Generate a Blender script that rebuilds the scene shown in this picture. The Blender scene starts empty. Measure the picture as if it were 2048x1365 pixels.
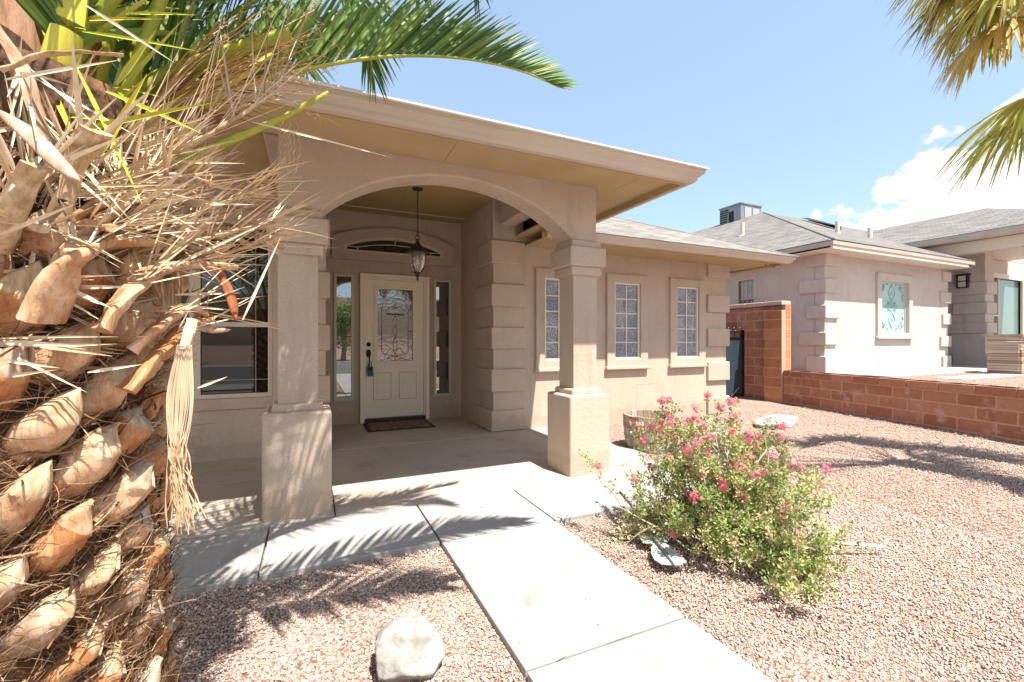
import bpy, bmesh, math, random
import numpy as np
from mathutils import Vector, noise
random.seed(7)
R = math.radians
S = bpy.context.scene
# ---------------------------------------------------------------- camera, sky, sun, exposure
CAM = Vector((.287, -3.219, 1.152)); YAW = -.425; FPX = 887.845
cam = bpy.data.objects.new('camera', bpy.data.cameras.new('camera')); S.collection.objects.link(cam)
cam.location = CAM; cam.rotation_euler = (R(90), 0, YAW)
cam.data.sensor_width = 36; cam.data.lens = FPX / 2048 * 36; cam.data.shift_y = 1.541 / 2048
cam.data.clip_start = .02; cam.data.clip_end = 3000
S.camera = cam
SUN = Vector((.12, -.455, 1)).normalized()
sun = bpy.data.objects.new('sun', bpy.data.lights.new('sun', 'SUN')); S.collection.objects.link(sun)
sun.data.energy = 5.0; sun.data.angle = R(.53); sun.data.color = (1, .94, .86)
sun.rotation_euler = SUN.to_track_quat('Z', 'Y').to_euler(); sun.location = (0, 0, 20)
S.view_settings.view_transform = 'Standard'; S.view_settings.look = 'None'
S.view_settings.exposure = 1.29; S.view_settings.gamma = 1
S.cycles.max_bounces = 8; S.cycles.diffuse_bounces = 5; S.cycles.glossy_bounces = 4; S.cycles.transparent_max_bounces = 8
W = bpy.data.worlds.new('World'); S.world = W; W.use_nodes = True
def world():
    nt = W.node_tree; N = nt.nodes; L = nt.links; N.clear()
    out = N.new('ShaderNodeOutputWorld'); bg = N.new('ShaderNodeBackground'); L.new(bg.outputs[0], out.inputs[0])
    sky = N.new('ShaderNodeTexSky'); sky.sky_type = 'NISHITA'; sky.sun_disc = False
    sky.sun_elevation = math.asin(SUN.z); sky.sun_rotation = math.atan2(SUN.x, SUN.y)
    sky.air_density = 1.25; sky.dust_density = 1.6; sky.ozone_density = 1.2; sky.altitude = 1200
    bg.inputs['Strength'].default_value = .097
    tc = N.new('ShaderNodeTexCoord')
    # bright cumulus bank low in one part of the sky
    mp = N.new('ShaderNodeMapping'); mp.inputs['Scale'].default_value = (1, 1, 1.5); L.new(tc.outputs['Generated'], mp.inputs[0])
    n = N.new('ShaderNodeTexNoise'); n.inputs['Scale'].default_value = 7.5; n.inputs['Detail'].default_value = 13; n.inputs['Roughness'].default_value = .56
    L.new(mp.outputs[0], n.inputs['Vector'])
    def M(op, a, b=None, c=None):
        m = N.new('ShaderNodeMath'); m.operation = op
        for i, v in enumerate((a, b, c)):
            if v is None: continue
            if isinstance(v, (int, float)): m.inputs[i].default_value = v
            else: L.new(v, m.inputs[i])
        return m.outputs[0]
    def blob(d, inner, outer):
        dp = N.new('ShaderNodeVectorMath'); dp.operation = 'DOT_PRODUCT'; L.new(tc.outputs['Generated'], dp.inputs[0])
        dp.inputs[1].default_value = Vector(d).normalized()
        mr = N.new('ShaderNodeMapRange'); L.new(dp.outputs['Value'], mr.inputs['Value'])
        mr.inputs['From Min'].default_value = math.cos(R(outer)); mr.inputs['From Max'].default_value = math.cos(R(inner))
        return mr.outputs[0]
    b = M('MAXIMUM', blob((1.40, .46, .17), 4, 17.5), M('MULTIPLY', blob((1.444, .444, .50), 0, 4), .62))
    b = M('MAXIMUM', b, M('MULTIPLY', blob((1.2, .52, .16), 0, 8), .6))
    b = M('MAXIMUM', b, blob((.9, -1, .3), 10, 40))
    b = M('MAXIMUM', b, blob((-.9, -1, .25), 10, 40))
    v = M('MINIMUM', M('ADD', b, M('MULTIPLY', M('SUBTRACT', n.outputs['Fac'], .5), 1.9)), M('MULTIPLY', b, 3))
    mr = N.new('ShaderNodeMapRange'); mr.interpolation_type = 'SMOOTHSTEP'; L.new(v, mr.inputs['Value']); mr.inputs['From Min'].default_value = .45; mr.inputs['From Max'].default_value = .55
    # cloud brightness varies through its billows
    n2 = N.new('ShaderNodeTexNoise'); n2.inputs['Scale'].default_value = 9; n2.inputs['Detail'].default_value = 6; L.new(mp.outputs[0], n2.inputs['Vector'])
    cr = N.new('ShaderNodeValToRGB'); L.new(n2.outputs['Fac'], cr.inputs[0])
    cr.color_ramp.elements[0].position = .36; cr.color_ramp.elements[0].color = (4.3, 4.6, 5.0, 1)
    cr.color_ramp.elements[1].position = .56; cr.color_ramp.elements[1].color = (6.2, 6.2, 6.2, 1)
    # pale the blue a little (thin high haze)
    pale = N.new('ShaderNodeMix'); pale.data_type = 'RGBA'; pale.inputs['Factor'].default_value = .38
    L.new(sky.outputs[0], pale.inputs['A']); pale.inputs['B'].default_value = (3.3, 4.3, 5.3, 1)
    mx = N.new('ShaderNodeMix'); mx.data_type = 'RGBA'; L.new(mr.outputs[0], mx.inputs['Factor'])
    L.new(pale.outputs['Result'], mx.inputs['A']); L.new(cr.outputs[0], mx.inputs['B'])
    L.new(mx.outputs['Result'], bg.inputs['Color'])
world()

# ---------------------------------------------------------------- helpers
C = S.collection
def link(name, me, parent=None, mats=()):
    o = bpy.data.objects.new(name, me); C.objects.link(o)
    for m in mats: me.materials.append(m)
    if parent is not None:
        o.parent = parent
        w = Vector((0, 0, 0)); p = parent
        while p is not None: w += p.location; p = p.parent
        o.location = -w          # meshes are written in place coordinates
    return o
def tag(o, label=None, cat=None, group=None, kind=None):
    for k, v in (('label', label), ('category', cat), ('group', group), ('kind', kind)):
        if v: o[k] = v
    return o
def empty(name, loc, label, cat, group=None):
    o = bpy.data.objects.new(name, None); C.objects.link(o); o.location = loc; o.empty_display_size = .2
    return tag(o, label, cat, group)
class MB:
    def __init__(s): s.v = []; s.f = []; s.m = []; s.uv = {}
    def quad(s, *p, m=0, uv=None):
        i = len(s.v); s.v += [tuple(q) for q in p]; s.f.append(tuple(range(i, i + len(p)))); s.m.append(m)
        if uv: s.uv[len(s.f) - 1] = uv
    def box(s, x0, x1, y0, y1, z0, z1, m=0):
        i = len(s.v)
        s.v += [(x, y, z) for x in (x0, x1) for y in (y0, y1) for z in (z0, z1)]
        for q in ((0, 1, 3, 2), (4, 6, 7, 5), (0, 4, 5, 1), (2, 3, 7, 6), (0, 2, 6, 4), (1, 5, 7, 3)):
            s.f.append(tuple(i + k for k in q)); s.m.append(m)
    def grid(s, rows, m=0, closed=False, cap=False, capm=None):
        i = len(s.v); n = len(rows[0])
        for r in rows: s.v += [tuple(p) for p in r]
        for a in range(len(rows) - 1):
            mm = m[a] if isinstance(m, (list, tuple)) else m
            for b in range(n if closed else n - 1):
                c = (b + 1) % n
                s.f.append((i + a * n + b, i + a * n + c, i + (a + 1) * n + c, i + (a + 1) * n + b)); s.m.append(mm)
        if cap:
            s.f.append(tuple(i + b for b in range(n))[::-1]); s.m.append(m if not isinstance(m, (list, tuple)) else m[0])
            s.f.append(tuple(i + (len(rows) - 1) * n + b for b in range(n))); s.m.append(capm if capm is not None else (m if not isinstance(m, (list, tuple)) else m[-1]))
    def tube(s, pts, r, n=6, m=0, cap=True, capm=None):
        pts = [Vector(p) for p in pts]; rs = r if isinstance(r, (list, tuple)) else [r] * len(pts)
        rows = []; up = Vector((0, 0, 1))
        for k, p in enumerate(pts):
            t = (pts[min(k + 1, len(pts) - 1)] - pts[max(k - 1, 0)]).normalized()
            a = t.cross(up if abs(t.z) < .95 else Vector((1, 0, 0))).normalized(); b = a.cross(t)
            rows.append([p + (a * math.cos(2 * math.pi * j / n) + b * math.sin(2 * math.pi * j / n)) * rs[k] for j in range(n)])
        s.grid(rows, m, closed=True, cap=cap, capm=capm)
    def lathe(s, c, prof, n=24, m=0):
        s.grid([[(c[0] + r * math.cos(2 * math.pi * j / n), c[1] + r * math.sin(2 * math.pi * j / n), c[2] + z) for j in range(n)] for r, z in prof], m, closed=True)
    def build(s, name, mats, parent=None, smooth=False, bevel=0, seg=2):
        me = bpy.data.meshes.new(name); me.from_pydata(s.v, [], s.f)
        mats = mats if isinstance(mats, (list, tuple)) else [mats]
        me.polygons.foreach_set('material_index', s.m)
        if s.uv:
            ul = me.uv_layers.new(name='UVMap')
            for fi, uv in s.uv.items():
                for li, q in zip(me.polygons[fi].loop_indices, uv): ul.data[li].uv = q
        if smooth: me.polygons.foreach_set('use_smooth', [True] * len(me.polygons))
        me.update()
        o = link(name, me, parent, mats)
        if bevel:
            b = o.modifiers.new('bevel', 'BEVEL'); b.width = bevel; b.segments = seg; b.limit_method = 'ANGLE'; b.angle_limit = R(40)
            if seg > 1: me.polygons.foreach_set('use_smooth', [True] * len(me.polygons)); b.harden_normals = True
        return o
def box(name, m, parent, x0, x1, y0, y1, z0, z1, bevel=0):
    b = MB(); b.box(x0, x1, y0, y1, z0, z1); return b.build(name, m, parent, bevel=bevel)
def P(u, v, d):            # a point d metres ahead, seen at photo pixel (u, v)
    c, s = math.cos(YAW), math.sin(YAW)
    return CAM + (Vector((c, s, 0)) * ((u - 1024) / FPX) + Vector((0, 0, 1)) * ((684 - v) / FPX) + Vector((-s, c, 0))) * d

# ---------------------------------------------------------------- materials
def nodes(name):
    m = bpy.data.materials.new(name); m.use_nodes = True
    nt = m.node_tree; return m, nt.nodes, nt.links, nt.nodes['Principled BSDF']
def ramp(N, L, fac, stops):
    r = N.new('ShaderNodeValToRGB'); L.new(fac, r.inputs[0]); e = r.color_ramp.elements
    while len(e) < len(stops): e.new(.5)
    for k, (p, c) in enumerate(stops): e[k].position = p; e[k].color = (*c, 1)
    return r.outputs[0]
def tex(N, L, scale, detail=4, rough=.55, stretch=(1, 1, 1), rot=(0, 0, 0), vor=False, coord='Object'):
    tc = N.new('ShaderNodeTexCoord'); mp = N.new('ShaderNodeMapping'); L.new(tc.outputs[coord], mp.inputs[0])
    mp.inputs['Scale'].default_value = stretch; mp.inputs['Rotation'].default_value = rot
    n = N.new('ShaderNodeTexVoronoi' if vor else 'ShaderNodeTexNoise'); n.inputs['Scale'].default_value = scale
    if not vor: n.inputs['Detail'].default_value = detail; n.inputs['Roughness'].default_value = rough
    L.new(mp.outputs[0], n.inputs['Vector']); return n
def bump(N, L, bs, h, dist, strength=1, prev=None):
    b = N.new('ShaderNodeBump'); b.inputs['Distance'].default_value = dist; b.inputs['Strength'].default_value = strength
    L.new(h, b.inputs['Height'])
    if prev: L.new(prev, b.inputs['Normal'])
    L.new(b.outputs[0], bs.inputs['Normal']); return b.outputs[0]
def mat(name, c1, c2=None, scale=3, rough=.8, bdist=0, bscale=100, spec=.3, stretch=(1, 1, 1), detail=5, metal=0, lo=.35, hi=.65, trans=0):
    m, N, L, bs = nodes(name)
    bs.inputs['Roughness'].default_value = rough; bs.inputs['Specular IOR Level'].default_value = spec; bs.inputs['Metallic'].default_value = metal
    if c2 is None: bs.inputs['Base Color'].default_value = (*c1, 1)
    else: L.new(ramp(N, L, tex(N, L, scale, detail, stretch=stretch).outputs['Fac'], [(lo, c1), (hi, c2)]), bs.inputs['Base Color'])
    if bdist: bump(N, L, bs, tex(N, L, bscale, 3, stretch=stretch).outputs['Fac'], bdist)
    if trans:
        tr = N.new('ShaderNodeBsdfTranslucent'); mx = N.new('ShaderNodeMixShader'); mx.inputs[0].default_value = trans
        src = bs.inputs['Base Color'].links
        if src: L.new(src[0].from_socket, tr.inputs[0])
        else: tr.inputs[0].default_value = (*c1, 1)
        out = [n for n in N if n.type == 'OUTPUT_MATERIAL'][0]
        L.new(bs.outputs[0], mx.inputs[1]); L.new(tr.outputs[0], mx.inputs[2]); L.new(mx.outputs[0], out.inputs[0])
    return m
def stucco(name, c):
    m, N, L, bs = nodes(name); bs.inputs['Roughness'].default_value = .93; bs.inputs['Specular IOR Level'].default_value = .12
    a = tex(N, L, 2.2, 5).outputs['Fac']; dk = tuple(x * .93 for x in c); lt = tuple(min(1, x * 1.05) for x in c)
    c1 = ramp(N, L, a, [(.3, dk), (.7, lt)])
    g = tex(N, L, 130, 3, .6, stretch=(1, 1, .6)); sp = ramp(N, L, g.outputs['Fac'], [(.33, (.80, .79, .78)), (.56, (1, 1, 1))])
    mx = N.new('ShaderNodeMix'); mx.data_type = 'RGBA'; mx.blend_type = 'MULTIPLY'; mx.inputs['Factor'].default_value = .75
    L.new(c1, mx.inputs['A']); L.new(sp, mx.inputs['B']); L.new(mx.outputs['Result'], bs.inputs['Base Color'])
    st = ramp(N, L, tex(N, L, 5, 7, .65, stretch=(1, 1, .22)).outputs['Fac'], [(.30, (.86, .84, .82)), (.46, (1, 1, 1)), (.70, (1.03, 1.02, 1.01))])
    geo = N.new('ShaderNodeNewGeometry'); sep = N.new('ShaderNodeSeparateXYZ'); L.new(geo.outputs['Position'], sep.inputs[0])
    wob = N.new('ShaderNodeMath'); wob.operation = 'MULTIPLY_ADD'; L.new(tex(N, L, 7, 5, .6).outputs['Fac'], wob.inputs[0]); wob.inputs[1].default_value = -.30; L.new(sep.outputs[2], wob.inputs[2])
    sd = ramp(N, L, wob.outputs[0], [(0, (.91, .875, .85)), (.06, (1, 1, 1))])     # splashed dirt along the foot
    m5 = N.new('ShaderNodeMix'); m5.data_type = 'RGBA'; m5.blend_type = 'MULTIPLY'; m5.inputs['Factor'].default_value = 1; L.new(mx.outputs['Result'], m5.inputs['A']); L.new(st, m5.inputs['B'])
    m6 = N.new('ShaderNodeMix'); m6.data_type = 'RGBA'; m6.blend_type = 'MULTIPLY'; m6.inputs['Factor'].default_value = 1; L.new(m5.outputs['Result'], m6.inputs['A']); L.new(sd, m6.inputs['B']); L.new(m6.outputs['Result'], bs.inputs['Base Color'])
    h1 = bump(N, L, bs, g.outputs['Fac'], .0035, .9); bump(N, L, bs, tex(N, L, 26, 3).outputs['Fac'], .006, .6, h1)
    return m
def shingle(name, c1, c2):
    m, N, L, bs = nodes(name); bs.inputs['Roughness'].default_value = .95; bs.inputs['Specular IOR Level'].default_value = .1
    uv = N.new('ShaderNodeUVMap'); br = N.new('ShaderNodeTexBrick'); L.new(uv.outputs[0], br.inputs['Vector'])
    br.inputs['Scale'].default_value = 1; br.inputs['Brick Width'].default_value = .31; br.inputs['Row Height'].default_value = .125
    br.inputs['Mortar Size'].default_value = .007; br.inputs['Color1'].default_value = (*c1, 1); br.inputs['Color2'].default_value = (*c2, 1)
    br.inputs['Mortar'].default_value = (.06, .055, .05, 1); br.inputs['Bias'].default_value = .1
    n = tex(N, L, 60, 4, .7); sp = ramp(N, L, n.outputs['Fac'], [(.3, (.72, .7, .7)), (.7, (1.1, 1.08, 1.05))])
    mx = N.new('ShaderNodeMix'); mx.data_type = 'RGBA'; mx.blend_type = 'MULTIPLY'; mx.inputs['Factor'].default_value = .8
    L.new(br.outputs['Color'], mx.inputs['A']); L.new(sp, mx.inputs['B']); L.new(mx.outputs['Result'], bs.inputs['Base Color'])
    sep = N.new('ShaderNodeSeparateXYZ'); L.new(uv.outputs[0], sep.inputs[0])
    mo = N.new('ShaderNodeMath'); mo.operation = 'WRAP'; L.new(sep.outputs[1], mo.inputs[0]); mo.inputs[1].default_value = .125; mo.inputs[2].default_value = 0
    bump(N, L, bs, mo.outputs[0], -.12, 1)
    return m
def concrete(name, c1, c2):
    m, N, L, bs = nodes(name); bs.inputs['Roughness'].default_value = .85; bs.inputs['Specular IOR Level'].default_value = .25
    a = tex(N, L, 1.1, 8, .6).outputs['Fac']; col = ramp(N, L, a, [(.3, c1), (.68, c2)])
    b = tex(N, L, 55, 5, .7).outputs['Fac']; sp = ramp(N, L, b, [(.3, (.87, .86, .85)), (.6, (1, 1, 1))])
    mx = N.new('ShaderNodeMix'); mx.data_type = 'RGBA'; mx.blend_type = 'MULTIPLY'; mx.inputs['Factor'].default_value = .8
    L.new(col, mx.inputs['A']); L.new(sp, mx.inputs['B'])
    st = tex(N, L, 3.2, 6, .62).outputs['Fac']; s2 = ramp(N, L, st, [(.30, (.60, .565, .53)), (.45, (1, 1, 1))])
    m2 = N.new('ShaderNodeMix'); m2.data_type = 'RGBA'; m2.blend_type = 'MULTIPLY'; m2.inputs['Factor'].default_value = .6
    L.new(mx.outputs['Result'], m2.inputs['A']); L.new(s2, m2.inputs['B']); L.new(m2.outputs['Result'], bs.inputs['Base Color'])
    bump(N, L, bs, tex(N, L, 160, 4, .7, stretch=(1, .35, 1)).outputs['Fac'], .0022, .7); return m
def attr_mat(name, stops, rough=.85, spec=.25, bdist=0, bscale=200, trans=0, stretch=(1, 1, 1), mul=None, frost=None):
    m, N, L, bs = nodes(name); bs.inputs['Roughness'].default_value = rough; bs.inputs['Specular IOR Level'].default_value = spec
    at = N.new('ShaderNodeAttribute'); at.attribute_name = 'rnd'
    col = ramp(N, L, at.outputs['Fac'], stops)
    if mul:
        t = tex(N, L, mul[0], 5, .6, stretch=stretch).outputs['Fac']; c2 = ramp(N, L, t, [(.32, mul[1]), (.62, (1, 1, 1))])
        mx = N.new('ShaderNodeMix'); mx.data_type = 'RGBA'; mx.blend_type = 'MULTIPLY'; mx.inputs['Factor'].default_value = 1
        L.new(col, mx.inputs['A']); L.new(c2, mx.inputs['B']); col = mx.outputs['Result']
    if frost:      # mineral bloom in patches
        f = N.new('ShaderNodeMapRange'); L.new(tex(N, L, frost[0], 7, .68).outputs['Fac'], f.inputs['Value']); f.inputs['From Min'].default_value = .54; f.inputs['From Max'].default_value = .74; f.inputs['To Max'].default_value = .75
        mx = N.new('ShaderNodeMix'); mx.data_type = 'RGBA'; L.new(f.outputs[0], mx.inputs['Factor']); L.new(col, mx.inputs['A']); mx.inputs['B'].default_value = (*frost[1], 1); col = mx.outputs['Result']
    L.new(col, bs.inputs['Base Color'])
    if bdist: bump(N, L, bs, tex(N, L, bscale, 3, stretch=stretch).outputs['Fac'], bdist)
    if trans:
        tr = N.new('ShaderNodeBsdfTranslucent'); L.new(col, tr.inputs[0]); mx = N.new('ShaderNodeMixShader'); mx.inputs[0].default_value = trans
        out = [n for n in N if n.type == 'OUTPUT_MATERIAL'][0]
        L.new(bs.outputs[0], mx.inputs[1]); L.new(tr.outputs[0], mx.inputs[2]); L.new(mx.outputs[0], out.inputs[0])
    return m
def set_rnd(me, vals):       # one random value per face
    a = me.attributes.new('rnd', 'FLOAT', 'FACE'); a.data.foreach_set('value', vals)
def glassy(name, c, rough=.03, spec=.9, bdist=0, bscale=80, ior=1.5, coat=0):
    m, N, L, bs = nodes(name); bs.inputs['Base Color'].default_value = (*c, 1); bs.inputs['Roughness'].default_value = rough
    bs.inputs['Specular IOR Level'].default_value = spec; bs.inputs['IOR'].default_value = ior
    if bdist: bump(N, L, bs, tex(N, L, bscale, 2).outputs['Fac'], bdist)
    return m
ST = stucco('stucco_tan', (.52, .428, .345))
ST2 = stucco('stucco_pinkish', (.54, .48, .445))
SOF = mat('soffit_paint', (.42, .31, .165), (.47, .35, .195), 2.5, .6, spec=.3)
GUT = mat('gutter_paint', (.50, .43, .36), (.56, .48, .40), 2, .45, spec=.45)
SH = shingle('shingle_grey', (.17, .16, .148), (.27, .255, .235))
CON = concrete('concrete_walk', (.315, .302, .285), (.385, .372, .352))
POR = concrete('concrete_porch', (.44, .375, .31), (.51, .44, .37))
CREAM = mat('door_cream', (.86, .77, .61), (.89, .80, .65), 3, .45, spec=.4)
TRIMW = mat('window_frame_vinyl', (.58, .53, .45), None, rough=.4)
GRID = mat('window_grid_cream', (.70, .67, .60), None, rough=.4)
DARK = mat('dark_bronze', (.035, .025, .02), (.06, .04, .03), 30, .4, spec=.5, metal=.4)
BLK = mat('black_metal', (.012, .012, .014), None, rough=.45)
GLD = glassy('glass_dark', (.012, .009, .007), .02, .7, ior=1.55)
GLDOOR = glassy('glass_bevelled', (.02, .022, .024), .03, 1, .0012, 22, ior=2.0)
GLOBS = None
m_, N_, L_, b_ = nodes('glass_obscure'); b_.inputs['Roughness'].default_value = .12; b_.inputs['IOR'].default_value = 1.6
L_.new(ramp(N_, L_, tex(N_, L_, 75, 2, .5).outputs['Fac'], [(.4, (.10, .115, .15)), (.52, (.26, .28, .34)), (.66, (.62, .64, .70))]), b_.inputs['Base Color']); q_ = b_.inputs['Base Color'].links[0].from_socket; v_ = ramp(N_, L_, tex(N_, L_, 5, 3, .5).outputs['Fac'], [(.35, (.62, .66, .74)), (.62, (1.1, 1.08, 1.02))]); mm = N_.new('ShaderNodeMix'); mm.data_type = 'RGBA'; mm.blend_type = 'MULTIPLY'; mm.inputs['Factor'].default_value = 1; L_.new(q_, mm.inputs['A']); L_.new(v_, mm.inputs['B']); L_.new(mm.outputs['Result'], b_.inputs['Base Color'])
bump(N_, L_, b_, tex(N_, L_, 75, 2).outputs['Fac'], .004, 1); GLOBS = m_
GLFROST = mat('glass_frosted_teal', (.33, .50, .485), (.37, .54, .52), 4, .25, spec=.6)
ETCH = mat('glass_etching', (.22, .38, .375), None, rough=.4)
GRASSY = None

# gravel ground sheet
def gravel_mat():
    m, N, L, bs = nodes('gravel_ground'); bs.inputs['Roughness'].default_value = .95; bs.inputs['Specular IOR Level'].default_value = .1
    v = tex(N, L, 75, vor=True); sp = N.new('ShaderNodeSeparateColor'); L.new(v.outputs['Color'], sp.inputs[0])
    c = ramp(N, L, sp.outputs[0], [(0, (.26, .165, .135)), (.3, (.44, .30, .25)), (.6, (.54, .40, .335)), (.85, (.62, .50, .43)), (1, (.68, .62, .56))])
    big = ramp(N, L, tex(N, L, .8, 5).outputs['Fac'], [(.35, (.86, .84, .82)), (.65, (1.05, 1, .97))])
    mx = N.new('ShaderNodeMix'); mx.data_type = 'RGBA'; mx.blend_type = 'MULTIPLY'; mx.inputs['Factor'].default_value = 1
    L.new(c, mx.inputs['A']); L.new(big, mx.inputs['B'])
    g = ramp(N, L, v.outputs['Distance'], [(.35, (1, 1, 1)), (.62, (.35, .3, .28))])
    m2 = N.new('ShaderNodeMix'); m2.data_type = 'RGBA'; m2.blend_type = 'MULTIPLY'; m2.inputs['Factor'].default_value = .8
    L.new(mx.outputs['Result'], m2.inputs['A']); L.new(g, m2.inputs['B']); L.new(m2.outputs['Result'], bs.inputs['Base Color'])
    b = N.new('ShaderNodeBump'); b.invert = True; b.inputs['Distance'].default_value = .012; L.new(v.outputs['Distance'], b.inputs['Height']); L.new(b.outputs[0], bs.inputs['Normal'])
    return m
GRAV = gravel_mat()
GR0 = -.035

# ---------------------------------------------------------------- the setting
def sheet(name, m, pts, kind='structure'):
    b = MB(); b.quad(*pts); o = b.build(name, m); tag(o, kind=kind); return o
sheet('ground', GRAV, [(-400, -400, GR0 - .01), (400, -400, GR0 - .01), (400, 500, GR0 - .01), (-400, 500, GR0 - .01)])
g = MB(); gx = np.arange(-6, 11.01, .1); gy = np.arange(-5.5, 6.01, .1)
g.grid([[(x, y, GR0 + .012 * noise.noise(Vector((x * 1.1, y * 1.1, 3))) + .006 * noise.noise(Vector((x * 5, y * 5, 0)))) for x in gx] for y in gy])
tag(g.build('gravel_bed', GRAV, smooth=True), kind='structure')
def slab(name, boxes, m):
    b = MB()
    for q in boxes: b.box(*q)
    return tag(b.build(name, m, bevel=.006, seg=2), kind='structure')
slab('porch_floor', [(-4, .455, 1.06, 1.9, -.2, 0), (-4, .43, -.048, 1.052, -.2, 0), (.438, 2.85, -.048, 1.845, -.2, 0), (.438, 2.85, 1.853, 3.42, -.2, 0)], POR)
slab('side_slab', [(2.862, 3.45, .4, 2.1, -.2, -.004), (2.862, 3.3, -.048, .392, -.2, -.004)], CON)
slab('walkway', [(-4, .045, -.71, -.058, -.2, -.002), (.055, .965, -.71, -.058, -.2, -.002), (.975, 1.722, -.71, -.058, -.2, -.002), (1.732, 3.3, -.71, -.058, -.2, -.002),
                 (.975, 1.722, -1.815, -.72, -.2, -.002), (.975, 1.722, -3.0, -1.825, -.2, -.002), (.975, 1.722, -4.2, -3.01, -.2, -.002), (.975, 1.722, -5.5, -4.21, -.2, -.002)], CON)
# dark soil strip inside every joint is the slab gap itself.  Street and hills behind the camera (seen in the glass)
ASPH = mat('asphalt', (.10, .10, .10), (.13, .125, .12), 4, .9, .004, 90)
sheet('pavement', CON, [(-60, -7.2, -.01), (60, -7.2, -.01), (60, -5.6, -.01), (-60, -5.6, -.01)])
sheet('street', ASPH, [(-60, -17, -.02), (60, -17, -.02), (60, -7.3, -.02), (-60, -7.3, -.02)])
sheet('far_pavement', CON, [(-60, -19, -.01), (60, -19, -.01), (60, -17.1, -.01), (-60, -17.1, -.01)])
HILL = mat('hill_scrub', (.13, .105, .08), (.22, .17, .13), .05, 1, spec=0)
h = MB(); rows = []
for j in range(12):
    y = -150 - j * 12; rows.append([(x, y, -1 + (26 + 9 * noise.noise(Vector((x * .008, 3, 0))) + 4 * noise.noise(Vector((x * .03, y * .03, 0)))) * math.sin(min(1, j / 9) * math.pi / 2)) for x in range(-400, 401, 16)])
h.grid(rows); tag(h.build('hills', HILL, smooth=True), kind='structure')

# ---------------------------------------------------------------- the house
HOUSE = empty('stucco_house', (1.4, 2, 0), 'tan stucco house with an arched entry porch between two square pillars and cream gutters', 'house')
def wall_xz(name, m, parent, x0, x1, z0, z1, y, th, holes, bevel=.008, arch=None):
    xs = sorted({x0, x1, *[h[0] for h in holes], *[h[1] for h in holes]}); zs = sorted({z0, z1, *[h[2] for h in holes], *[h[3] for h in holes]})
    solid = lambda i, j: 0 <= i < len(xs) - 1 and 0 <= j < len(zs) - 1 and not any(h[0] < (xs[i] + xs[i + 1]) / 2 < h[1] and h[2] < (zs[j] + zs[j + 1]) / 2 < h[3] for h in holes)
    vi = {}; V = []; F = []
    def v(i, j, k):
        if (i, j, k) not in vi: vi[(i, j, k)] = len(V); V.append((xs[i], y + th * k, zs[j]))
        return vi[(i, j, k)]
    for i in range(len(xs) - 1):
        for j in range(len(zs) - 1):
            if not solid(i, j): continue
            F.append((v(i, j, 0), v(i + 1, j, 0), v(i + 1, j + 1, 0), v(i, j + 1, 0)))
            F.append((v(i, j, 1), v(i, j + 1, 1), v(i + 1, j + 1, 1), v(i + 1, j, 1)))
            if not solid(i - 1, j): F.append((v(i, j, 0), v(i, j + 1, 0), v(i, j + 1, 1), v(i, j, 1)))
            if not solid(i + 1, j): F.append((v(i + 1, j, 0), v(i + 1, j, 1), v(i + 1, j + 1, 1), v(i + 1, j + 1, 0)))
            if not solid(i, j - 1): F.append((v(i, j, 0), v(i, j, 1), v(i + 1, j, 1), v(i + 1, j, 0)))
            if not solid(i, j + 1): F.append((v(i, j + 1, 0), v(i + 1, j + 1, 0), v(i + 1, j + 1, 1), v(i, j + 1, 1)))
    b = MB(); b.v = V; b.f = F; b.m = [0] * len(F)
    return b.build(name, m, parent, bevel=bevel)
DY = 3.384
# back wall of the porch with openings for door, sidelights
back = wall_xz('entry_wall', ST, HOUSE, .43, 2.412, -.05, 3.0, DY, .2, [(.915, 1.901, -.05, 2.12), (.575, .832, .334, 2.093), (1.972, 2.245, .334, 2.093)], .004)
# arched stucco eyebrow panel round the transom (proud of the wall), with the transom window
def arc_pts(xc, hw, zb, ztop, zside, n=20):
    s = ztop - zside; rr = (hw * hw + s * s) / (2 * s); a = math.asin(hw / rr)
    return [(xc + rr * math.sin(-a + 2 * a * k / n), ztop - rr + rr * math.cos(-a + 2 * a * k / n)) for k in range(n + 1)]
def arch_ring(name, m, parent, outer, inner, y0, y1, bevel=.004):
    b = MB()
    O = outer; I = inner; n = len(O)
    b.grid([[(x, y0, z) for x, z in O], [(x, y0, z) for x, z in I]], closed=True)
    b.grid([[(x, y1, z) for x, z in O], [(x, y0, z) for x, z in O]], closed=True)
    b.grid([[(x, y0, z) for x, z in I], [(x, y1, z) for x, z in I]], closed=True)
    return b.build(name, m, parent, bevel=0)
XC = 1.405
eo = [(XC - .86, 2.30), *arc_pts(XC, .86, 0, 2.785, 2.61), (XC + .86, 2.30)]
ei = [(XC - .70, 2.41), *arc_pts(XC, .70, 0, 2.655, 2.50), (XC + .70, 2.41)]
arch_ring('transom_surround', ST, HOUSE, eo, ei, DY - .06, DY + .02)
ef = [(XC - .665, 2.44), *arc_pts(XC, .665, 0, 2.62, 2.485), (XC + .665, 2.44)]
TRN = arch_ring('transom_window', TRIMW, HOUSE, ei, ef, DY - .05, DY + .02)
b = MB(); b.quad(*[(x, DY - .004, z) for x, z in ef]); b.build('pane', GLD, TRN)
b = MB(); a_ = arc_pts(XC, .52, 0, 2.555, 2.485)
b.tube([(x, DY - .01, z) for x, z in [(XC - .66, 2.49), *a_, (XC + .66, 2.49)]], .006, 4)
for x, z0, z1 in ((XC - .52, 2.44, 2.49), (XC + .52, 2.44, 2.49), (XC, 2.555, 2.62)): b.tube([(x, DY - .01, z0), (x, DY - .01, z1)], .006, 4)
b.build('muntin', GRID, TRN)
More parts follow.
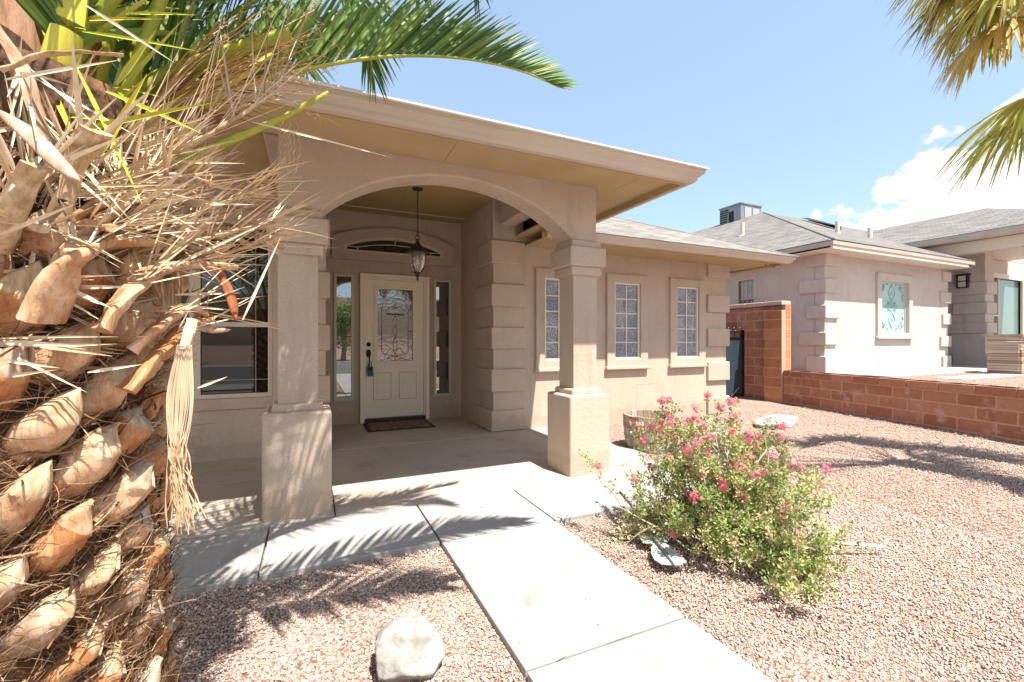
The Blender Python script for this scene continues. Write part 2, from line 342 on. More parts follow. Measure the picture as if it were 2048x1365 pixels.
# side walls of the porch, ceiling
wall = MB(); wall.box(2.412, 2.85, 2.06, 3.6, -.05, 3.0); wall.build('entry_side_wall', ST, HOUSE, bevel=.012)
wall = MB(); wall.box(-.05, .43, 1.93, 3.6, -.05, 2.99); wall.build('entry_side_wall', ST, HOUSE, bevel=.012)
CEIL = mat('porch_ceiling_paint', (.35, .25, .10), (.39, .28, .12), 1.2, .55, spec=.35)
b = MB()
for x0, x1 in ((.19, 1.33), (1.336, 2.9)):
    for y0, y1 in ((.33, 3.10), (3.106, 3.5)): b.box(x0, x1, y0, y1, 2.983, 2.994)
b.build('porch_ceiling', CEIL, HOUSE)
box('ceiling_seam', GUT, HOUSE, .3, 2.41, 3.094, 3.112, 2.972, 2.9829)
# front beam with segmental arch
def beam_arch():
    z1 = 2.56; y0, y1 = .085, .33; xa, xb = .085, 2.615; s0, s1 = .332, 2.368; n = 40
    xc = 1.35; hw = 1.018; rise = .415; zt = 2.425
    pts = [(xa, 2.02), (s0, 2.02)]
    for k in range(1, n): 
        t = -1 + 2 * k / n; x = xc + hw * math.sin(t * math.pi / 2)
        sag = rise; rr = (hw * hw + sag * sag) / (2 * sag)
        z = zt - rr + math.sqrt(rr * rr - (x - xc) ** 2); z = .7 * z + .3 * (zt - rise + rise * math.sqrt(max(0, 1 - ((x - xc) / hw) ** 2)))
        pts.append((x, z))
    pts += [(s1, 2.02), (xb, 2.02)]
    bm = bmesh.new(); up = []; dn = []
    rows = []
    V = []; F = []; m = len(pts)
    for x, z in pts: V += [(x, y0, z), (x, y0, 2.84), (x, y1, z), (x, y1, 2.84)]
    for k in range(m - 1):
        a = 4 * k; c = a + 4
        F += [(a, c, c + 1, a + 1), (a + 3, c + 3, c + 2, a + 2), (a + 2, c + 2, c, a), (a + 1, c + 1, c + 3, a + 3)]
    F += [(0, 1, 3, 2), (4 * m - 4, 4 * m - 2, 4 * m - 1, 4 * m - 3)]
    b = MB(); b.v = V; b.f = F; b.m = [0] * len(F); o = b.build('arch_beam', ST, HOUSE, bevel=.018, seg=3)
beam_arch()
b = MB(); b.box(2.50, 2.72, .331, 2.059, 2.655, 2.99); b.build('side_beam', ST, HOUSE, bevel=.015)
b = MB(); b.box(-.02, .18, .331, 1.929, 2.60, 2.99); b.build('side_beam', ST, HOUSE, bevel=.015)
# pillars
for X in (0, 2.285):
    w = .415
    b = MB()
    b.box(X, X + w, 0, w, -.12, .692); pil = b.build('pillar', ST, HOUSE, bevel=.022)
    for nm, i0, z0, z1 in (('shaft', .085, .69, 2.04), ('base_moulding', .052, .68, .742), ('neck_moulding', .05, 1.735, 1.818), ('capital', .022, 1.81, 1.984), ('cap_moulding', .055, 1.975, 2.045)):
        b = MB(); b.box(X + i0, X + w - i0, i0, w - i0, z0, z1); b.build(nm, ST, pil, bevel=.008 if nm == 'shaft' else .02)
# quoins of the porch corners
for z0, z1 in ((2.158, 2.457), (1.608, 1.898), (1.059, 1.339), (.509, .802), (0.003, .27)):
    b = MB(); b.box(2.374, 2.853, 2.02, 2.65, z0, z1); b.build('quoin', ST, HOUSE, bevel=.016)
    b = MB(); b.box(-.02, .472, 1.85, 2.35, z0, z1 - .004); b.build('quoin', ST, HOUSE, bevel=.016)
# right wing
wins = ((3.15, 3.62), (4.30, 4.77), (5.49, 5.955))
wall_xz('wing_wall', ST, HOUSE, 2.846, 6.60, -.1, 2.56, 2.06, .25, [(a, c, .903, 2.02) for a, c in wins], .006)
box('wing_side_wall', ST, HOUSE, 6.35, 6.599, 2.311, 9, -.1, 2.56)
for a, c in wins:
    b = MB(); x0, x1 = a - .14, c + .14
    # stucco surround
    s = wall_xz('window', ST, HOUSE, x0, x1, .765, 2.144, 2.018, .06, [(a, c, .903, 2.02)], .014)
    b = MB(); b.box(x0 - .02, x1 + .02, 1.998, 2.05, .745, .80); b.build('sill', ST, s, bevel=.014)
    b = MB(); f = .028
    b.box(a, c, 2.05, 2.09, .903, .903 + f); b.box(a, c, 2.05, 2.09, 2.02 - f, 2.02)
    b.box(a, a + f, 2.05, 2.09, .903 + f, 2.02 - f); b.box(c - f, c, 2.05, 2.09, .903 + f, 2.02 - f)
    b.build('frame', GRID, s)
    b = MB(); xm = (a + c) / 2; b.box(xm - .008, xm + .008, 2.064, 2.076, .931, 1.992)
    for k in range(1, 5): z = .931 + 1.061 * k / 5; b.box(a + f, c - f, 2.0655, 2.0745, z - .008, z + .008)
    b.build('muntin', GRID, s)
    b = MB(); b.box(a + f, c - f, 2.078, 2.084, .931, 1.992); b.build('pane', GLOBS, s)
for z0, z1 in ((2.20, 2.42), (1.634, 1.916), (1.077, 1.37), (.513, .823), (-.03, .257)):
    b = MB(); b.box(6.15, 6.642, 2.016, 2.55, z0, z1); b.build('quoin', ST, HOUSE, bevel=.016)
b = MB()
for q in ((4.72, 4.724, .10, .52), (5.12, 5.124, .10, .52), (4.72, 5.124, .516, .52)): b.box(q[0], q[1], 2.057, 2.0599, q[2], q[3])
b.build('access_panel', ST2, HOUSE)
# roofs: wing
def roof_face(b, p, m=0):       # p[0],p[1] run along the eave
    p = [Vector(q) for q in p]; u = (p[1] - p[0]).normalized(); n = u.cross(p[2] - p[0]).normalized(); v = n.cross(u)
    b.quad(*p, m=m, uv=[((q - p[0]).dot(u), (q - p[0]).dot(v)) for q in p])
k = 4.2; e = 2.497; pz = .45
b = MB(); A = (2.86, 1.33, e); B_ = (7.33, 1.33, e); Cc = (7.33, 11, e); R1 = (7.33 - k, 1.33 + k, e + pz * k); R2 = (2.86, 1.33 + k, e + pz * k); R3 = (7.33 - k, 11, e + pz * k)
roof_face(b, [A, B_, R1, R2]); roof_face(b, [B_, Cc, R3, R1])
b.build('wing_roof', SH, HOUSE)
b = MB(); b.tube([B_, R1], .018, 6); b.build('hip_cap', mat('hip_cap', (.16, .15, .14), (.24, .22, .20), 20), HOUSE)
def gutter(name, p0, p1, out, zt, h=.095, parent=HOUSE, m=GUT, miter0=0, miter1=0, wd=.11):
    # an ogee gutter profile swept from p0 to p1; out = outward direction
    p0 = Vector((*p0, 0)); p1 = Vector((*p1, 0)); o = Vector((*out, 0)); t = (p1 - p0).normalized()
    prof = [(0, -h), (.045, -h), (.062, -h * .80), (.068, -h * .62), (.088, -h * .42), (.104, -h * .28), (.106, -.012), (wd, -.010), (wd, 0), (.098, 0), (.09, -.02), (.004, -.02), (0, -.02)]
    b = MB(); rows = [[q + o * d + t * (d * mt) + Vector((0, 0, zt + z)) for d, z in prof] for q, mt in ((p0, -miter0), (p1, miter1))]
    b.grid(rows, closed=True, cap=True); return b.build(name, m, parent)
gutter('gutter', (2.84, 1.45), (7.21, 1.45), (0, -1), 2.494, miter1=1)
gutter('gutter', (7.21, 1.45), (7.21, 9), (1, 0), 2.494, miter0=1)
box('fascia_board', SOF, HOUSE, 2.80, 7.209, 1.451, 1.47, 2.385, 2.48); box('fascia_board', SOF, HOUSE, 7.19, 7.209, 1.471, 9, 2.385, 2.48)
b = MB(); b.box(2.86, 7.189, 1.471, 2.5, 2.415, 2.43); b.box(6.2, 7.189, 2.501, 9, 2.415, 2.43); b.build('wing_soffit', SOF, HOUSE)
# main porch roof
zs = 2.522
gutter('gutter', (-6, -.44), (3.14, -.44), (0, -1), 2.568, .098, miter1=1)
gutter('gutter', (3.14, -.44), (3.14, 6), (1, 0), 2.568, .098, miter0=1)
b = MB(); b.box(-6, 3.139, -.439, -.415, 2.462, 2.56); b.build('fascia_board', SOF, HOUSE)
b = MB(); b.box(3.115, 3.139, -.414, 6, 2.462, 2.56); b.build('fascia_board', SOF, HOUSE)
b = MB(); g = .003
for x0, x1 in ((-6, -1.24), (-1.236, 1.2), (1.204, 2.78), (2.784, 3.114)):
    b.box(x0, x1, -.414, .084, zs, zs + .02)
b.box(2.616, 3.114, .0845, .33, zs, zs + .02); b.box(2.722, 3.114, .3305, 6, zs, zs + .02)
b.build('main_soffit', SOF, HOUSE)
b = MB(); b.box(-6, .084, .086, 1.93, 2.72, 2.74); b.box(-6, .084, .0845, .1, zs + .021, 2.72); b.build('side_bay_soffit', SOF, HOUSE)
b = MB(); e = 2.572; k = 4.5
A = (-8, -.56, e); B_ = (3.26, -.56, e); R1 = (3.26 - 3.45, -.56 + k, e + .46 * k); R0 = (-8, -.56 + k, e + .46 * k); D_ = (3.26, 8.4, e)
roof_face(b, [A, B_, R1, R0]); roof_face(b, [B_, D_, R1]); b.build('main_roof', SH, HOUSE)
b = MB(); b.box(-8, 3.262, -.572, -.50, e - .004, e + .006); b.box(3.19, 3.262, -.499, 8.4, e - .004, e + .006); b.build('drip_edge', mat('drip_edge_white', (.75, .73, .70)), HOUSE)
# left bay with double window
wall_xz('bay_wall', ST, HOUSE, -6, .429, -.1, 2.76, 1.88, .2, [(-1.36, -.07, .60, 2.33)], .006)
sur = wall_xz('window', ST, HOUSE, -1.50, .05, .49, 2.46, 1.852, .04, [(-1.36, -.07, .60, 2.33)], .01)
b = MB(); x0, x1, z0, z1, f = -1.36, -.07, .60, 2.33, .04
b.box(x0, x1, 1.885, 1.945, z0, z0 + f); b.box(x0, x1, 1.885, 1.945, z1 - f, z1)
for xa, xb in ((x0, x0 + f), (x1 - f, x1), (-.77, -.68)): b.box(xa, xb, 1.884, 1.944, z0 + f, z1 - f)
for xa, xb in ((x0 + f, -.77), (-.68, x1 - f)): b.box(xa, xb, 1.889, 1.94, 1.30, 1.345)
b.build('frame', TRIMW, sur)
b = MB()
for xa, xb in ((x0 + f, -.77), (-.68, x1 - f)):
    for za, zb in ((z0 + f, 1.30), (1.345, z1 - f)):
        b.box(xb - .115, xb - .107, 1.917, 1.922, za, zb); b.box(xa, xb, 1.9172, 1.9218, za + .13 if za < 1 else zb - .14, (za + .138) if za < 1 else zb - .132)
        if xa < -.9: b.box(xa + .107, xa + .115, 1.917, 1.922, za, zb)
b.build('muntin', mat('muntin_brass', (.30, .25, .17)), sur)
BLIND = mat('blind_slats', (.07, .05, .035), (.12, .085, .055), 3, .6)
for xa, xb in ((x0 + f, -.77), (-.68, x1 - f)):
    for za, zb in ((z0 + f, 1.30), (1.345, z1 - f)):
        b = MB(); b.box(xa, xb, 1.923, 1.928, za, zb); b.build('pane', GLD, sur)
# sidelights
for x0, x1 in ((.575, .832), (1.972, 2.245)):
    b = MB(); z0, z1, f = .334, 2.093, .032
    b.box(x0, x1, DY - .03, DY + .03, z0, z0 + f); b.box(x0, x1, DY - .03, DY + .03, z1 - f, z1); b.box(x0, x0 + f, DY - .03, DY + .03, z0 + f, z1 - f); b.box(x1 - f, x1, DY - .03, DY + .03, z0 + f, z1 - f)
    s = b.build('sidelight', TRIMW, HOUSE)
    b = MB(); b.box(x0 + f, x1 - f, DY + .002, DY + .008, z0 + f, z1 - f); b.build('pane', glassy('sidelight_glass', (.015, .015, .015), .015, 1, ior=2.2), s)
# front door
b = MB(); x0, x1 = .915, 1.901
b.box(x0, x0 + .055, DY - .05, DY + .12, 0, 2.12); b.box(x1 - .055, x1, DY - .05, DY + .12, 0, 2.12); b.box(x0 + .055, x1 - .055, DY - .05, DY + .12, 2.065, 2.12)
b.box(x0 + .055, x0 + .075, DY - .02, DY + .12, 0.03, 2.064); b.box(x1 - .075, x1 - .055, DY - .02, DY + .12, .03, 2.064); b.box(x0 + .075, x1 - .075, DY - .02, DY + .12, 2.044, 2.064)
b.build('door_frame', CREAM, HOUSE, bevel=.004)
box('threshold', DARK, HOUSE, x0 + .056, x1 - .056, DY - .045, DY + .1, .003, .055)
dx0, dx1 = x0 + .077, x1 - .077; gx0, gx1, gz0, gz1 = 1.145, 1.672, .86, 1.925
DOOR = wall_xz('front_door', CREAM, HOUSE, dx0, dx1, .06, 2.042, DY + .02, .05, [(gx0, gx1, gz0, gz1)], .003)
arch_ring('glass_surround', CREAM, DOOR, [(gx0 - .035, gz0 - .035), (gx0 - .035, gz1 + .035), (gx1 + .035, gz1 + .035), (gx1 + .035, gz0 - .035)], [(gx0 + .01, gz0 + .01), (gx0 + .01, gz1 - .01), (gx1 - .01, gz1 - .01), (gx1 - .01, gz0 + .01)], DY + .002, DY + .03)
b = MB(); b.box(gx0, gx1, DY + .032, DY + .04, gz0, gz1); PANE = b.build('glass', GLDOOR, DOOR)
CAME = mat('lead_came', (.42, .41, .38), None, rough=.3, metal=.8)
def door_art():
    b = MB(); xc = (gx0 + gx1) / 2; y = DY + .029; w = .19
    def ln(pts, r=.0035): b.tube([(x, y, z) for x, z in pts], r, 4)
    ln([(xc - w, gz0 + .16), (xc - w, 1.62), *[(xc + w * math.cos(math.pi - math.pi * k / 14), 1.62 + .17 * math.sin(math.pi * k / 14)) for k in range(1, 14)], (xc + w, 1.62), (xc + w, gz0 + .16)], .005)
    ln([(xc - w, gz0 + .16), *[(xc + w * math.cos(math.pi + math.pi * k / 12), gz0 + .16 + .07 * math.sin(math.pi + math.pi * k / 12)) for k in range(1, 12)], (xc + w, gz0 + .16)], .005)
    for s in (-1, 1):       # teardrop pendant and scrolls
        ln([(xc + s * .045 * math.sin(math.pi * k / 10) * (.6 + .4 * math.cos(math.pi * k / 10)), 1.17 - .30 * k / 10 + .05) for k in range(11)], .005)
        ln([(xc + s * .03 * math.sin(2 * math.pi * k / 12), 1.53 - .30 * k / 12) for k in range(13)], .004)
        ln([(xc + s * (.02 + .12 * k / 10), 1.64 + .035 * math.sin(math.pi * 1.6 * k / 10)) for k in range(11)], .004)
        ln([(xc + s * (.02 + .15 * k / 10), gz0 + .15 + .045 * math.sin(math.pi * 1.8 * k / 10)) for k in range(11)], .004)
        ln([(xc, gz0 + .09), (xc + s * .24, gz0 + .0)], .004); ln([(xc + s * w, 1.3), (gx1 - .01 if s > 0 else gx0 + .01, 1.3)], .003)
        ln([(xc + s * w, gz0 + .4), (gx1 - .01 if s > 0 else gx0 + .01, gz0 + .4)], .003)
    for k in range(8):
        a = 2 * math.pi * k / 8; ln([(xc + .01 * math.cos(a), 1.67 + .01 * math.sin(a)), (xc + .035 * math.cos(a + .4), 1.67 + .035 * math.sin(a + .4))], .005)
    ln([(xc, 1.24), (xc, 1.20)], .006); ln([(xc, gz0 + .09), (xc, gz0)], .004)
    b.build('leading', CAME, PANE, smooth=True)
    b = MB(); x = xc - .135; rg = random.Random(3)      # faded teal lettering, too worn to read
    for k in range(16):
        hgt = rg.choice((.028, .034, .05)); z = 1.545 - .008 * k / 16 + rg.uniform(-.003, .003)
        b.tube([(x, y - .004, z), (x + .006, y - .004, z + hgt * .6), (x + .012, y - .004, z + .004), (x + .020, y - .004, z + .022)], .0045, 4); x += .0165
    b.build('faded_lettering', mat('teal_paint', (.0, .22, .22)), PANE)
door_art()
for xa, xb in ((1.105, 1.345), (1.470, 1.712)):
    b = MB(); z0, z1 = .32, .70
    b.box(xa, xb, DY + .012, DY + .021, z0, z1); b.box(xa + .035, xb - .035, DY + .004, DY + .0195, z0 + .035, z1 - .035)
    b.build('raised_panel', CREAM, DOOR, bevel=.009)
    arch_ring('panel_moulding', mat('panel_groove', (.47, .37, .24)), DOOR, [(xa - .006, z0 - .006), (xa - .006, z1 + .006), (xb + .006, z1 + .006), (xb + .006, z0 - .006)], [(xa + .002, z0 + .002), (xa + .002, z1 - .002), (xb - .002, z1 - .002), (xb - .002, z0 + .002)], DY + .0145, DY + .0199)
b = MB(); 
for zc, rr in ((1.115, .03),): 
    b.grid([[(1.035 + r_ * math.cos(2 * math.pi * j / 20), DY + yy, zc + r_ * math.sin(2 * math.pi * j / 20)) for j in range(20)] for r_, yy in ((rr, .02), (rr, .004), (rr * .7, -.004), (.012, -.006), (.008, -.018), (.001, -.019))], closed=True)
b.build('deadbolt', DARK, DOOR, smooth=True)
b = MB(); cx_, cz_ = 1.035, .985
b.grid([[(cx_ + r_ * .8 * math.cos(2 * math.pi * j / 20), DY + yy, cz_ + r_ * 1.35 * math.sin(2 * math.pi * j / 20)) for j in range(20)] for r_, yy in ((.042, .02), (.042, .006), (.03, -.004), (.001, -.006))], closed=True)
b.tube([(cx_, DY, cz_ + .005), (cx_, DY - .045, cz_ + .012), (cx_ + .003, DY - .055, cz_ - .03), (cx_ + .005, DY - .05, cz_ - .10), (cx_ + .003, DY - .01, cz_ - .17), (cx_, DY + .01, cz_ - .20)], [.012, .012, .01, .009, .011, .015], 8)
b.build('door_handle', DARK, DOOR, smooth=True)
# floodlight under the wing gutter
fl = MB(); fl.tube([(6.95, 1.62, 2.41), (6.96, 1.60, 2.36), (7.0, 1.57, 2.335), (7.06, 1.55, 2.35)], .008, 6); fl.tube([(7.06, 1.57, 2.41), (7.06, 1.57, 2.37)], .02, 8); fl.tube([(7.06, 1.57, 2.375), (7.13, 1.50, 2.35)], [.025, .042], 12)
fl.build('floodlight', mat('lamp_aluminium', (.40, .36, .22), None, rough=.4, metal=.4), HOUSE, smooth=True)

# ---------------------------------------------------------------- things in the porch
LA = empty('hanging_lantern', (1.446, 2.08, 2.983), 'dark bronze bell lantern with seeded glass hanging on a chain under the porch ceiling', 'lantern')
cx, cy = 1.446, 2.08
b = MB(); b.lathe((cx, cy, 0), [(.001, 2.983), (.06, 2.983), (.065, 2.975), (.05, 2.962), (.012, 2.955), (.001, 2.95)], 24); b.build('canopy', DARK, LA, smooth=True)
b = MB(); z = 2.955; k = 0
while z > 2.42:
    ax = (1, 0) if k % 2 else (0, 1)
    b.tube([(cx + ax[0] * .009 * math.cos(t), cy + ax[1] * .009 * math.cos(t), z - .016 + .020 * math.sin(t)) for t in [2 * math.pi * j / 10 for j in range(11)]], .0028, 4, cap=False); z -= .029; k += 1
b.tube([(cx + .024 * math.cos(t), cy, 2.40 + .028 * math.sin(t)) for t in [2 * math.pi * j / 14 for j in range(15)]], .005, 6, cap=False)
b.build('chain', DARK, LA, smooth=True)
LZ = -.0
b = MB(); b.lathe((cx, cy, LZ), [(.001, 2.375), (.016, 2.37), (.014, 2.35), (.03, 2.33), (.045, 2.31), (.055, 2.295), (.075, 2.27), (.105, 2.240), (.135, 2.225), (.140, 2.213), (.118, 2.205), (.001, 2.205)], 24); b.build('lantern_cap', DARK, LA, smooth=True)
mg, Ng, Lg, bg_ = nodes('seeded_glass'); bg_.inputs['Transmission Weight'].default_value = .85; bg_.inputs['Roughness'].default_value = .08; bg_.inputs['Base Color'].default_value = (.80, .76, .66, 1)
bump(Ng, Lg, bg_, tex(Ng, Lg, 45, 2).outputs['Fac'], .01)
b = MB(); b.lathe((cx, cy, LZ), [(.100, 2.207), (.110, 2.17), (.108, 2.11), (.090, 2.045), (.058, 1.995), (.03, 1.975)], 24); b.build('lantern_glass', mg, LA, smooth=True)
b = MB()
for k in range(4):
    a = math.pi / 4 + k * math.pi / 2
    b.tube([(cx + r * math.cos(a), cy + r * math.sin(a), z) for r, z in ((.118, 2.207), (.120, 2.16), (.112, 2.10), (.088, 2.03), (.05, 1.98))], .005, 5)
b.lathe((cx, cy, LZ), [(.04, 1.985), (.045, 1.97), (.02, 1.955), (.028, 1.94), (.012, 1.92), (.014, 1.90), (.001, 1.87)], 16)
b.build('lantern_cage', DARK, LA, smooth=True)
b = MB(); b.tube([(cx, cy, 2.2), (cx, cy, 2.12)], .012, 8); b.tube([(cx, cy, 2.12), (cx, cy, 2.09), (cx, cy, 2.06)], [.016, .02, .004], 10); b.build('bulb', mat('bulb_white', (.8, .78, .7), None, rough=.2), LA, smooth=True)

MAT_ = mat('doormat_weave', (.10, .055, .04), (.22, .15, .11), 26, .95, .004, 200, lo=.42, hi=.55)
MB1 = mat('doormat_border', (.06, .035, .03), None, rough=.95)
DM = empty('doormat', (1.39, 3.0, 0), 'worn brown patterned doormat lying in front of the cream door', 'doormat')
b = MB(); b.box(.945, 1.82, 2.66, 3.28, .002, .012); b.build('border', MB1, DM)
b = MB(); b.box(.99, 1.775, 2.70, 3.24, .012, .0165)
b.build('field', MAT_, DM)
b = MB()
for k in range(9):
    x = 1.05 + k * .085
    for yy in (2.80, 2.97, 3.14): b.tube([(x + .03 * math.cos(t), yy + .055 * math.sin(t), .018) for t in [2 * math.pi * j / 12 for j in range(13)]], .005, 4, cap=False)
b.build('pattern', mat('doormat_pattern', (.30, .17, .13)), DM)
LB = empty('lockbox', (1.045, DY - .04, .80), 'small blue key lockbox hanging from the door handle', 'lockbox')
b = MB(); b.box(1.012, 1.088, DY - .075, DY - .03, .665, .80); b.build('box_body', mat('lockbox_blue', (.02, .09, .17), None, rough=.35), LB, bevel=.01)
b = MB(); b.tube([(1.03, DY - .052, .79), (1.03, DY - .052, .845), (1.042, DY - .052, .87), (1.056, DY - .052, .87), (1.068, DY - .052, .845), (1.068, DY - .052, .79)], .006, 6); b.build('shackle', BLK, LB, smooth=True)
b = MB(); b.box(1.022, 1.078, DY - .0775, DY - .0751, .74, .785); b.build('shutter', BLK, LB, bevel=.0008)

# ---------------------------------------------------------------- block walls, gate
BRK = attr_mat('split_block', [(0, (.36, .155, .095)), (.5, (.42, .19, .12)), (1, (.48, .235, .16))], .9, .15, .006, 60, mul=(7, (.86, .80, .78)), frost=(4.5, (.66, .50, .44)))
BRP = attr_mat('pier_block', [(0, (.42, .18, .095)), (.5, (.50, .23, .12)), (1, (.55, .27, .15))], .9, .15, .005, 60, mul=(5, (.85, .75, .7)))
MOR = mat('mortar', (.46, .27, .19), (.54, .34, .25), 20, .95)
rr_ = random.Random(5)
def blockwall(name, parent, p0, p1, th, zs_, L=.405, caps=True, m=BRK, mortar=MOR, z_mort=None):
    p0 = Vector((*p0, 0)); p1 = Vector((*p1, 0)); t = (p1 - p0).normalized(); n = Vector((t.y, -t.x, 0)) * th; D = (p1 - p0).length
    b = MB(); rnd = []
    def blk(a, c, z0, z1, over=0):
        q = []
        o = n.normalized() * over
        for d in (a, c):
            for s in (-1, 1):
                for z in (z0, z1): q.append(p0 + t * d + (n + o if s > 0 else -o) + Vector((0, 0, z)))
        i = len(b.v); b.v += [tuple(x) for x in q]
        for f in ((0, 1, 3, 2), (4, 6, 7, 5), (0, 4, 5, 1), (2, 3, 7, 6), (0, 2, 6, 4), (1, 5, 7, 3)): b.f.append(tuple(i + k for k in f)); b.m.append(0)
        v = rr_.random(); rnd.extend([v] * 6)
    g = .008
    for r in range(len(zs_) - 1):
        off = 0 if r % 2 else L / 2; d = -off
        while d < D - .01:
            a, c = max(0, d), min(D, d + L)
            if c - a > .03: blk(a + g, c - g, zs_[r] + g, zs_[r + 1] - g, .012 if (caps and r == len(zs_) - 2) else 0)
            d += L
    o = b.build(name, m, parent, bevel=.005, seg=1); set_rnd(o.data, rnd)
    b = MB(); i = n.normalized() * .003; q = [p0 + i, p1 + i, p1 + n - i, p0 + n - i]
    b.grid([[x + Vector((0, 0, zs_[0])) for x in q], [x + Vector((0, 0, zs_[-1] - .008)) for x in q]], closed=True, cap=True)
    b.build('mortar', mortar, o)
    return o
LW = empty('low_block_wall', (8.2, .4, 0), 'low red split-block retaining wall with a cap course running towards the camera', 'wall')
blockwall('blocks', LW, (8.60, 2.43), (7.15, -3.9), -.20, [-.16, 0, .165, .33, .485, .61])
TW = empty('tall_block_wall', (8.7, 4, 0), 'tall red block wall with a pale cap beside the side gate', 'wall')
blockwall('blocks', TW, (8.68, 2.50), (8.68, 9), .19, [-.12, .07, .26, .45, .64, .83, 1.02, 1.21, 1.40, 1.59, 1.78, 1.87], caps=False)
b = MB(); y = 2.49
while y < 9: b.box(8.64, 8.91, y, y + .40, 1.872, 1.955); y += .405
o = b.build('cap', attr_mat('cap_block', [(0, (.52, .34, .26)), (1, (.60, .42, .33))], .9, .1, .004, 70), TW, bevel=.012); set_rnd(o.data, [rr_.random() for _ in o.data.polygons])
# wires lying on the cap
b = MB()
for s in (0, .12): b.tube([(8.7, 3.3 + s, 1.957), (8.75, 3.22 + s, 2.03), (8.8, 3.15 + s, 2.06), (8.82, 3.05 + s, 1.99), (8.84, 2.95 + s, 1.96)], .006, 5)
b.build('wire', BLK, TW)
PI_ = empty('block_pier', (8.6, 2.6, 0), 'square red block pier joining the tall wall to the low wall', 'pier')
blockwall('blocks', PI_, (8.56, 2.44), (8.56, 2.80), .115, [-.12, .07, .26, .45, .64, .83, 1.02, 1.21, 1.40, 1.59, 1.775], L=.8, caps=False, m=BRP)
blockwall('end_blocks', PI_, (8.679, 2.44), (8.84, 2.44), -.055, [-.12, .07, .26, .45, .64, .83, 1.02, 1.21, 1.40, 1.59, 1.87], L=.8, caps=False, m=BRP)
# gate
GT = empty('side_gate', (7.5, 3.58, 0), 'blue grey sheet metal side gate with black scroll finials between house and block wall', 'gate')
GB = mat('gate_sheet', (.035, .055, .075), (.045, .07, .09), 2, .35, spec=.5, metal=.2)
box('panel', GB, GT, 6.62, 8.64, 3.35, 3.365, .02, 1.24)
b = MB()
for z in (.03, 1.24, 1.36): b.box(6.61, 8.66, 3.33, 3.385, z - .015, z + .015)
for x in (6.61, 7.6, 8.64): b.box(x - .02, x + .02, 3.33, 3.385, .0, 1.40)
b.build('rail', BLK, GT)
for k in range(12):
    b = MB(); x = 6.75 + k * .166
    b.tube([(x, 3.36, 1.25), (x, 3.36, 1.375)], .009, 4)
    b.tube([(x + .035 * math.cos(t) * (1 - t * .05), 3.36, 1.415 + .035 * math.sin(t)) for t in [-1.6 + .5 * j for j in range(11)]], .009, 4)
    b.build('scroll', BLK, GT)

# ---------------------------------------------------------------- neighbouring house
yb = MB(); YD = [(8.87, 60), (8.87, 2.45), (8.78, 2.45), (7.34, -3.9), (80, -3.9), (80, 60)]
yb.quad(*[(x, y, .495) for x, y in YD]); yb.quad((8.78, 2.45, .495), (7.34, -3.9, .495), (7.34, -3.9, -.3), (8.78, 2.45, -.3)); yb.quad((7.34, -3.9, .495), (80, -3.9, .495), (80, -3.9, -.3), (7.34, -3.9, -.3))
tag(yb.build('neighbour_yard', GRAV), kind='structure')
slab('neighbour_walk', [(10, 13.8, 1.35, 2.52, .3, .515), (13.81, 24, .95, 6, .3, .52), (10.4, 24, .5, .94, .3, .512)], CON)
NH = empty('neighbour_house', (12.5, 4, .5), 'pinkish beige stucco neighbouring house with a grey shingle hip roof and a frosted teal window', 'house')
z0n = .45
wall_xz('front_wall', ST2, NH, 10.02, 15.1, z0n, 3.08, 2.51, .2, [(12.02, 13.16, 1.342, 2.534)], .01)
w = wall_xz('window', ST2, NH, 11.86, 13.32, 1.24, 2.717, 2.455, .08, [(12.02, 13.16, 1.342, 2.534)], .02)
b = MB(); b.box(11.83, 13.34, 2.43, 2.5, 1.215, 1.275); b.build('sill', ST2, w, bevel=.015)
b = MB(); b.box(12.02, 13.16, 2.55, 2.56, 1.342, 2.534); b.build('pane', GLFROST, w)
b = MB(); b.box(12.02, 12.05, 2.53, 2.57, 1.342, 2.534); b.box(13.13, 13.16, 2.53, 2.57, 1.342, 2.534); b.box(12.05, 13.13, 2.53, 2.57, 1.342, 1.37); b.box(12.05, 13.13, 2.53, 2.57, 2.506, 2.534); b.build('frame', TRIMW, w)
def etch():
    b = MB(); xc, zc, y = 12.59, 1.97, 2.547
    def T(pts, r=.008):
        V = [(xc + x, y, zc + z) for x, z in pts]; b.tube(V, r, 4)
    def poly(pts): b.quad(*[(xc + x, y, zc + z) for x, z in pts])
    for s in (1, -1):
        poly([(-.30, 0), (-.10, .10 * s), (0, .13 * s), (.10, .10 * s), (.30, 0)][::-s])
        poly([(-.16, .06 * s), (-.20, .15 * s), (-.07, .09 * s)][::s]); poly([(.16, .06 * s), (.20, .15 * s), (.07, .09 * s)][::-s])
        T([(0, .13 * s), (-.05, .19 * s), (-.12, .27 * s), (-.13, .34 * s), (-.07, .42 * s), (0, .50 * s), (.07, .42 * s), (.13, .34 * s), (.12, .27 * s), (.05, .19 * s), (0, .13 * s)])
        poly([(-.06, .30 * s), (0, .38 * s), (.06, .30 * s), (0, .24 * s)][::-s])
        poly([(-.07, .44 * s), (0, .56 * s), (.07, .44 * s)][::-s])
        for t in (1, -1):
            T([(t * .30, .44 * s), (t * .38, .40 * s), (t * .44, .33 * s)], .02); T([(t * .33, .50 * s), (t * .37, .44 * s), (t * .45, .45 * s)], .02); T([(t * .36, .36 * s), (t * .40, .47 * s)], .022)
            T([(t * .47, .30 * s), (t * .43, .22 * s), (t * .47, .15 * s)], .016)
            T([(t * .19 + .03 * math.cos(a), .52 * s + .03 * math.sin(a)) for a in [j * .9 for j in range(8)]], .008)
    b.build('etching', ETCH, w)
etch()
b = MB()
